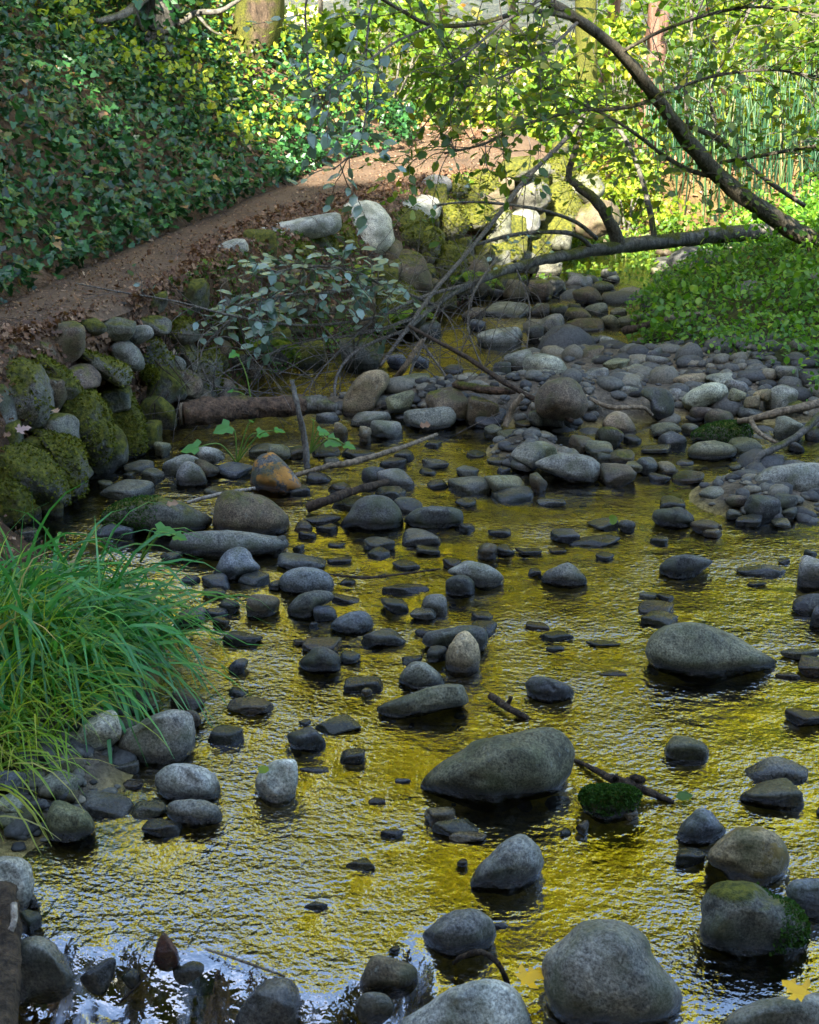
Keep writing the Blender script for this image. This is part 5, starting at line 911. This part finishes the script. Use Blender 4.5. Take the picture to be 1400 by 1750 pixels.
stick('branch', [(700, 558, .42), (750, 585, .37), (800, 612, .3), (863, 654, .22), (930, 692, .14), (980, 720, .08)], [3, 4, 5, 4.5], WETWOOD, 'long dark branch slanting down across the stick jam')
stick('branch', [(1430, 682, .2), (1400, 689, .2), (1329, 705, .17), (1285, 717, .12), (1262, 720, .1)], [8, 7, 5], DRIFT, 'tan branch reaching in from the right edge over mossy stones', 'branch', [('fork', [(1283, 717, .12), (1296, 738, .11), (1318, 752, .09), (1330, 757, .08)], [4.5, 2.5], DRIFT)])
stick('branch', [(1430, 692, .22), (1400, 711, .18), (1364, 744, .12), (1320, 768, .08), (1298, 780, .06), (1286, 808, .0)], [6, 6.5, 5], GREYBARK, 'bent grey-tan branch dipping into water at the right edge')
stick('stick', [(1000, 676, .12), (1025, 690, .1), (1050, 697, .1), (1082, 696, .1), (1102, 698, .09), (1115, 710, .05)], [3.5, 4.5, 3], DRIFT, 'pale bent stick right of the big brown boulder')
stick('twig', [(562, 981, .01), (590, 985, .02), (628, 987, .02), (680, 982, .02), (753, 972, .015)], [1.5, 2.6, 1.5], WETWOOD, 'thin dark twig lying on the water in mid-channel')
stick('stick', [(838, 1189, .02), (852, 1198, .02), (870, 1211, .02), (903, 1228, .0)], [6, 7, 5], WETWOOD, 'short dark forked stick right of the long wedge slab', 'stick', [('fork', [(866, 1206, .02), (872, 1196, .04), (874, 1190, .05)], [4, 3], WETWOOD)])
stick('driftwood', [(975, 1296, .0), (1010, 1312, .01), (1048, 1332, .02), (1075, 1340, .03), (1105, 1352, .02), (1152, 1371, .0)], [3, 5, 9, 9, 4], WETWOOD, 'knotted dark driftwood behind the green-capped stone', 'driftwood', [('knot', [(1070, 1338, .02), (1088, 1330, .045), (1100, 1334, .05)], [9, 6], WETWOOD), ('knot', [(1050, 1334, .02), (1054, 1325, .05)], [7, 3], WETWOOD)])
stick('root', [(776, 1646, -.01), (785, 1638, .03), (799, 1631, .055), (822, 1627, .07), (846, 1641, .06), (860, 1662, .035), (870, 1690, -.01)], [4, 5, 4.5], WETWOOD, 'arched dark root looping out of the water behind the pale bottom boulder')
stick('log', [(2, 1522, .1), (6, 1580, .08), (8, 1650, .06), (-2, 1800, .05)], [26, 28, 27], WETWOOD, 'broken dark log standing at the bottom left corner, pale torn top', 'log', [('torn_top', [(2, 1521, .1), (4, 1514, .105)], [24, 12], PALEWOOD), ('torn_strip', [(24, 1545, .13), (24, 1575, .12), (18, 1590, .11)], [6, 5], PALEWOOD)], 14, .09)
stick('twig', [(352, 1622, .012), (390, 1634, .02), (430, 1648, .018), (487, 1668, .0)], [2, 2.6, 2], DRIFT, 'slim brown twig lodged along the cascade lip')
stick('twig', [(262, 1642, .0), (246, 1672, -.02), (226, 1694, -.05), (205, 1712, -.08)], [2, 2], WETWOOD, 'curved black twig hanging in the cascade below the pointed red stone')
stick('stick', [(320, 859, .03), (352, 850, .05), (386, 842, .05), (436, 834, .05)], [3, 3.5, 2.5], PALEWOOD, 'pale straw-coloured stick in front of the pyramid stone')
stick('branch', [(1066, 566, .1), (1092, 560, .13), (1112, 553, .13)], [7, 5], WETWOOD, 'dark rotten branch half under the green ground cover')
stick('branch', [(1138, 546, .2), (1165, 539, .2), (1208, 536, .2)], [5, 4], DRIFT, 'grey branch resting on the green ground cover')
# ------------------------------------------------------------------ single leaves and plants
def leaf(name, px, py, z, size, tpl, mat, label, yaw, tilt=.25, stemmat=None, tint=.5):
    p = gp(px, py, z); lv = Leaves(tpl); d = np.array([math.cos(yaw), math.sin(yaw), .08]); nn = norm(np.array([.1, -tilt, 1])); lv.add((p-d*size*.45)[None], d, nn, size, tint)
    o = lv.build(name, mat); me = o.data; me.transform(__import__('mathutils').Matrix.Translation(-Vector(p))); o.location = p
    tag(o, label, 'leaf'); return o
leaf('maple_leaf', 912, 1668, .05, .06, 'maple', MAPLE, 'bright yellow maple leaf on the water left of the huge speckled boulder', .4, .1)
leaf('maple_leaf', 1358, 1688, .15, .05, 'maple', MAPLE, 'curled yellow leaf on top of the bottom right corner boulder', 2.2, .7)
leaf('dry_leaf', 41, 733, .42, .055, 'maple', PINKLF, 'pinkish dry leaf on the mossy boulders at the left edge', .6, .9)
leaf('dry_leaf', 96, 702, .38, .05, 'clump', BROWNLF, 'tan dry leaf caught beside the square-shouldered mossy boulder', 2.1, .9, tint=.9)
leaf('dry_leaf', 294, 861, .14, .045, 'clump', BROWNLF, 'curled tan leaf on the broad flat moss-mat boulder', .3, .6, tint=.85)
leaf('green_leaf', 450, 1316, .10, .035, 'oval', GREENLF, 'small yellow-green leaf on top of the lone whitish stone', 1., .4, tint=.8)
leaf('green_leaf', 1048, 888, .06, .032, 'round', GREENLF, 'round green leaf standing on dark stones in the golden riffle', .2, 2.2, tint=.7)
leaf('dry_leaf', 726, 727, .13, .05, 'clump', BROWNLF, 'orange dry leaf on the flat-topped jam boulder', 0.2, .6, tint=.6)
leaf('green_leaf', 1168, 1361, .01, .045, 'oval', GREENLF, 'drifting green leaf at the right tip of the knotted driftwood', .1, .3, tint=.4)
def plant(px, py, z, items, label, name='butterbur_plant'):
    b = gp(px, py, z); root = empty(name, b); tag(root, label, 'plant')
    for lx, ly, dz, size, yaw, tilt in items:
        tip = at(lx, ly, b[1]-dz); t = Tubes(); mid = (b+tip)/2+[0.01, 0, .05]; t.add(np.stack([b, mid, tip]), [.004, .0035, .0025], 6, 5, .03); t.build('stem', STEM, root, tint=[.4])
        lv = Leaves('ivy'); d = np.array([math.cos(yaw), math.sin(yaw), -.25]); lv.add((tip-d*size*.05)[None], d, norm(np.array([.1, -tilt, 1.])), size*.6, rng.uniform(.2, .8)); lv.build('leaf', BUTTER, root)
plant(405, 792, .03, [(393, 728, 0, .15, -2.6, 1.3), (440, 740, .02, .1, .3, .6), (340, 764, .1, .16, 3.0, .5), (470, 735, .05, .09, .2, .4), (428, 720, 0, .05, 1, .5)], 'broad-leaved green plant growing between stones below the red-brown log')
plant(434, 720, .05, [(404, 603, 0, .1, -2.2, 1.6), (398, 668, .03, .06, 3., .4), (452, 690, 0, .03, .5, .5)], 'lone tall green stalk with a bent leaf in front of the red-brown log')
plant(530, 775, .03, [(560, 752, .03, .13, -.3, .8), (545, 738, 0, .11, .6, .9), (590, 760, .05, .1, -.4, .7), (535, 718, 0, .05, 1.3, .8)], 'small leafy green plant right of the upright stake')
plant(240, 960, .12, [(268, 905, 0, .13, .2, .7), (300, 915, .04, .08, -.3, .5)], 'pale blue-green lobed leaf plant at the edge of the sedge')

# ferns and hanging roots of the undercut bank
def fern(px, py, up, n, ln, label, seed):
    r = np.random.default_rng(seed); Y = float(wallY(px, py))-.12; b = at(px, py, Y); root = empty('fern', b); tag(root, label, 'fern'); lv = Leaves('oval'); st = Tubes()
    for k in range(n):
        a = r.uniform(-2.6, -.5); d = norm(np.array([math.cos(a)*.8, math.sin(a)*.6, r.uniform(.3, 1.)*up])); p = b.copy(); pts = [p]; l = r.uniform(.6, 1)*ln
        for j in range(9): d = norm(d+[0, 0, -.16]); p = p+d*l/9; pts.append(p)
        Q = st.add(np.array(pts), np.linspace(.003, .001, 10), 5, 2); T = norm(np.gradient(Q, axis=0)); m = len(Q); sd_ = norm(np.cross(T, [0, 0, 1.])); f = np.linspace(0, 1, m)
        for sg in (-1, 1): lv.add(Q, sd_*sg+T*.5+[0, 0, -.1], norm(np.array([0, -.2, 1.])+r.normal(size=(m, 3))*.2), .25*l*np.clip(np.sin(f*2.6+.4), .05, 1)*.75, r.beta(2, 2, m))
    o = st.build('stems', STEM, root, tint=[.3]*len(st.F)); o['kind'] = 'stuff'; lv.build('fronds', GREENLF, root)
fern(455, 585, .5, 7, .34, 'green fern drooping over the dark undercut above the red-brown log', 1)
fern(700, 540, .7, 8, .38, 'fern hanging from the mossy bank behind the crossed limbs', 2)
fern(620, 470, .9, 6, .3, 'small fern at the top of the bank under the tall white boulder', 3)
fern(800, 470, .6, 6, .34, 'fern in a gap of the mossy bank above the upper pool', 4)
rt = Tubes(); r = np.random.default_rng(8)
for k in range(150):
    px = r.uniform(250, 760); f = np.interp(px, fx, fy); t_ = np.interp(px, [a for a, b in tp_], [b for a, b in tp_]); py = t_+(f-t_)*r.uniform(.25, .75); b = at(px, py, float(wallY(px, py))-.08); p = b; pts = [p]; d = np.array([r.normal()*.5, -.4, -.6])
    for j in range(5): d = norm(d+r.normal(size=3)*.3+[0, .05, -.25]); p = p+d*r.uniform(.02, .07); pts.append(p)
    rt.add(np.array(pts), np.linspace(.0035, .0012, 6), 4, 2)
tag(rt.build('roots', WETWOOD), 'fine roots hanging out of the undercut bank', 'roots', kind='stuff')
# ------------------------------------------------------------------ daylight
SUN_EL, SUN_AZ = math.radians(36), math.radians(195)       # azimuth clockwise from +Y
sd_ = Vector((math.sin(SUN_AZ)*math.cos(SUN_EL), math.cos(SUN_AZ)*math.cos(SUN_EL), math.sin(SUN_EL)))
lt = bpy.data.lights.new('sun', 'SUN'); lt.energy = 5.0; lt.angle = math.radians(.5); lt.color = (1, .93, .8)
lo = bpy.data.objects.new('sun', lt); COL.objects.link(lo); lo.rotation_euler = sd_.to_track_quat('Z', 'Y').to_euler()
wd = bpy.data.worlds.new('World'); sc.world = wd; wd.use_nodes = True; wn = wd.node_tree
sk = wn.nodes.new('ShaderNodeTexSky'); sk.sky_type = 'NISHITA'; sk.sun_disc = False; sk.sun_elevation = SUN_EL; sk.sun_rotation = SUN_AZ
bg = wn.nodes['Background']; bg.inputs['Strength'].default_value = .15; wn.links.new(sk.outputs[0], bg.inputs[0])
vs = sc.view_settings; vs.view_transform = 'Standard'; vs.look = 'None'; vs.gamma = 1; vs.exposure = 2.55
sc.cycles.max_bounces = 8; sc.cycles.transparent_max_bounces = 12; sc.cycles.diffuse_bounces = 3; sc.cycles.glossy_bounces = 3
sc.cycles.caustics_reflective = False; sc.cycles.caustics_refractive = False; sc.cycles.sample_clamp_indirect = 6
sc.cycles.use_denoising = True
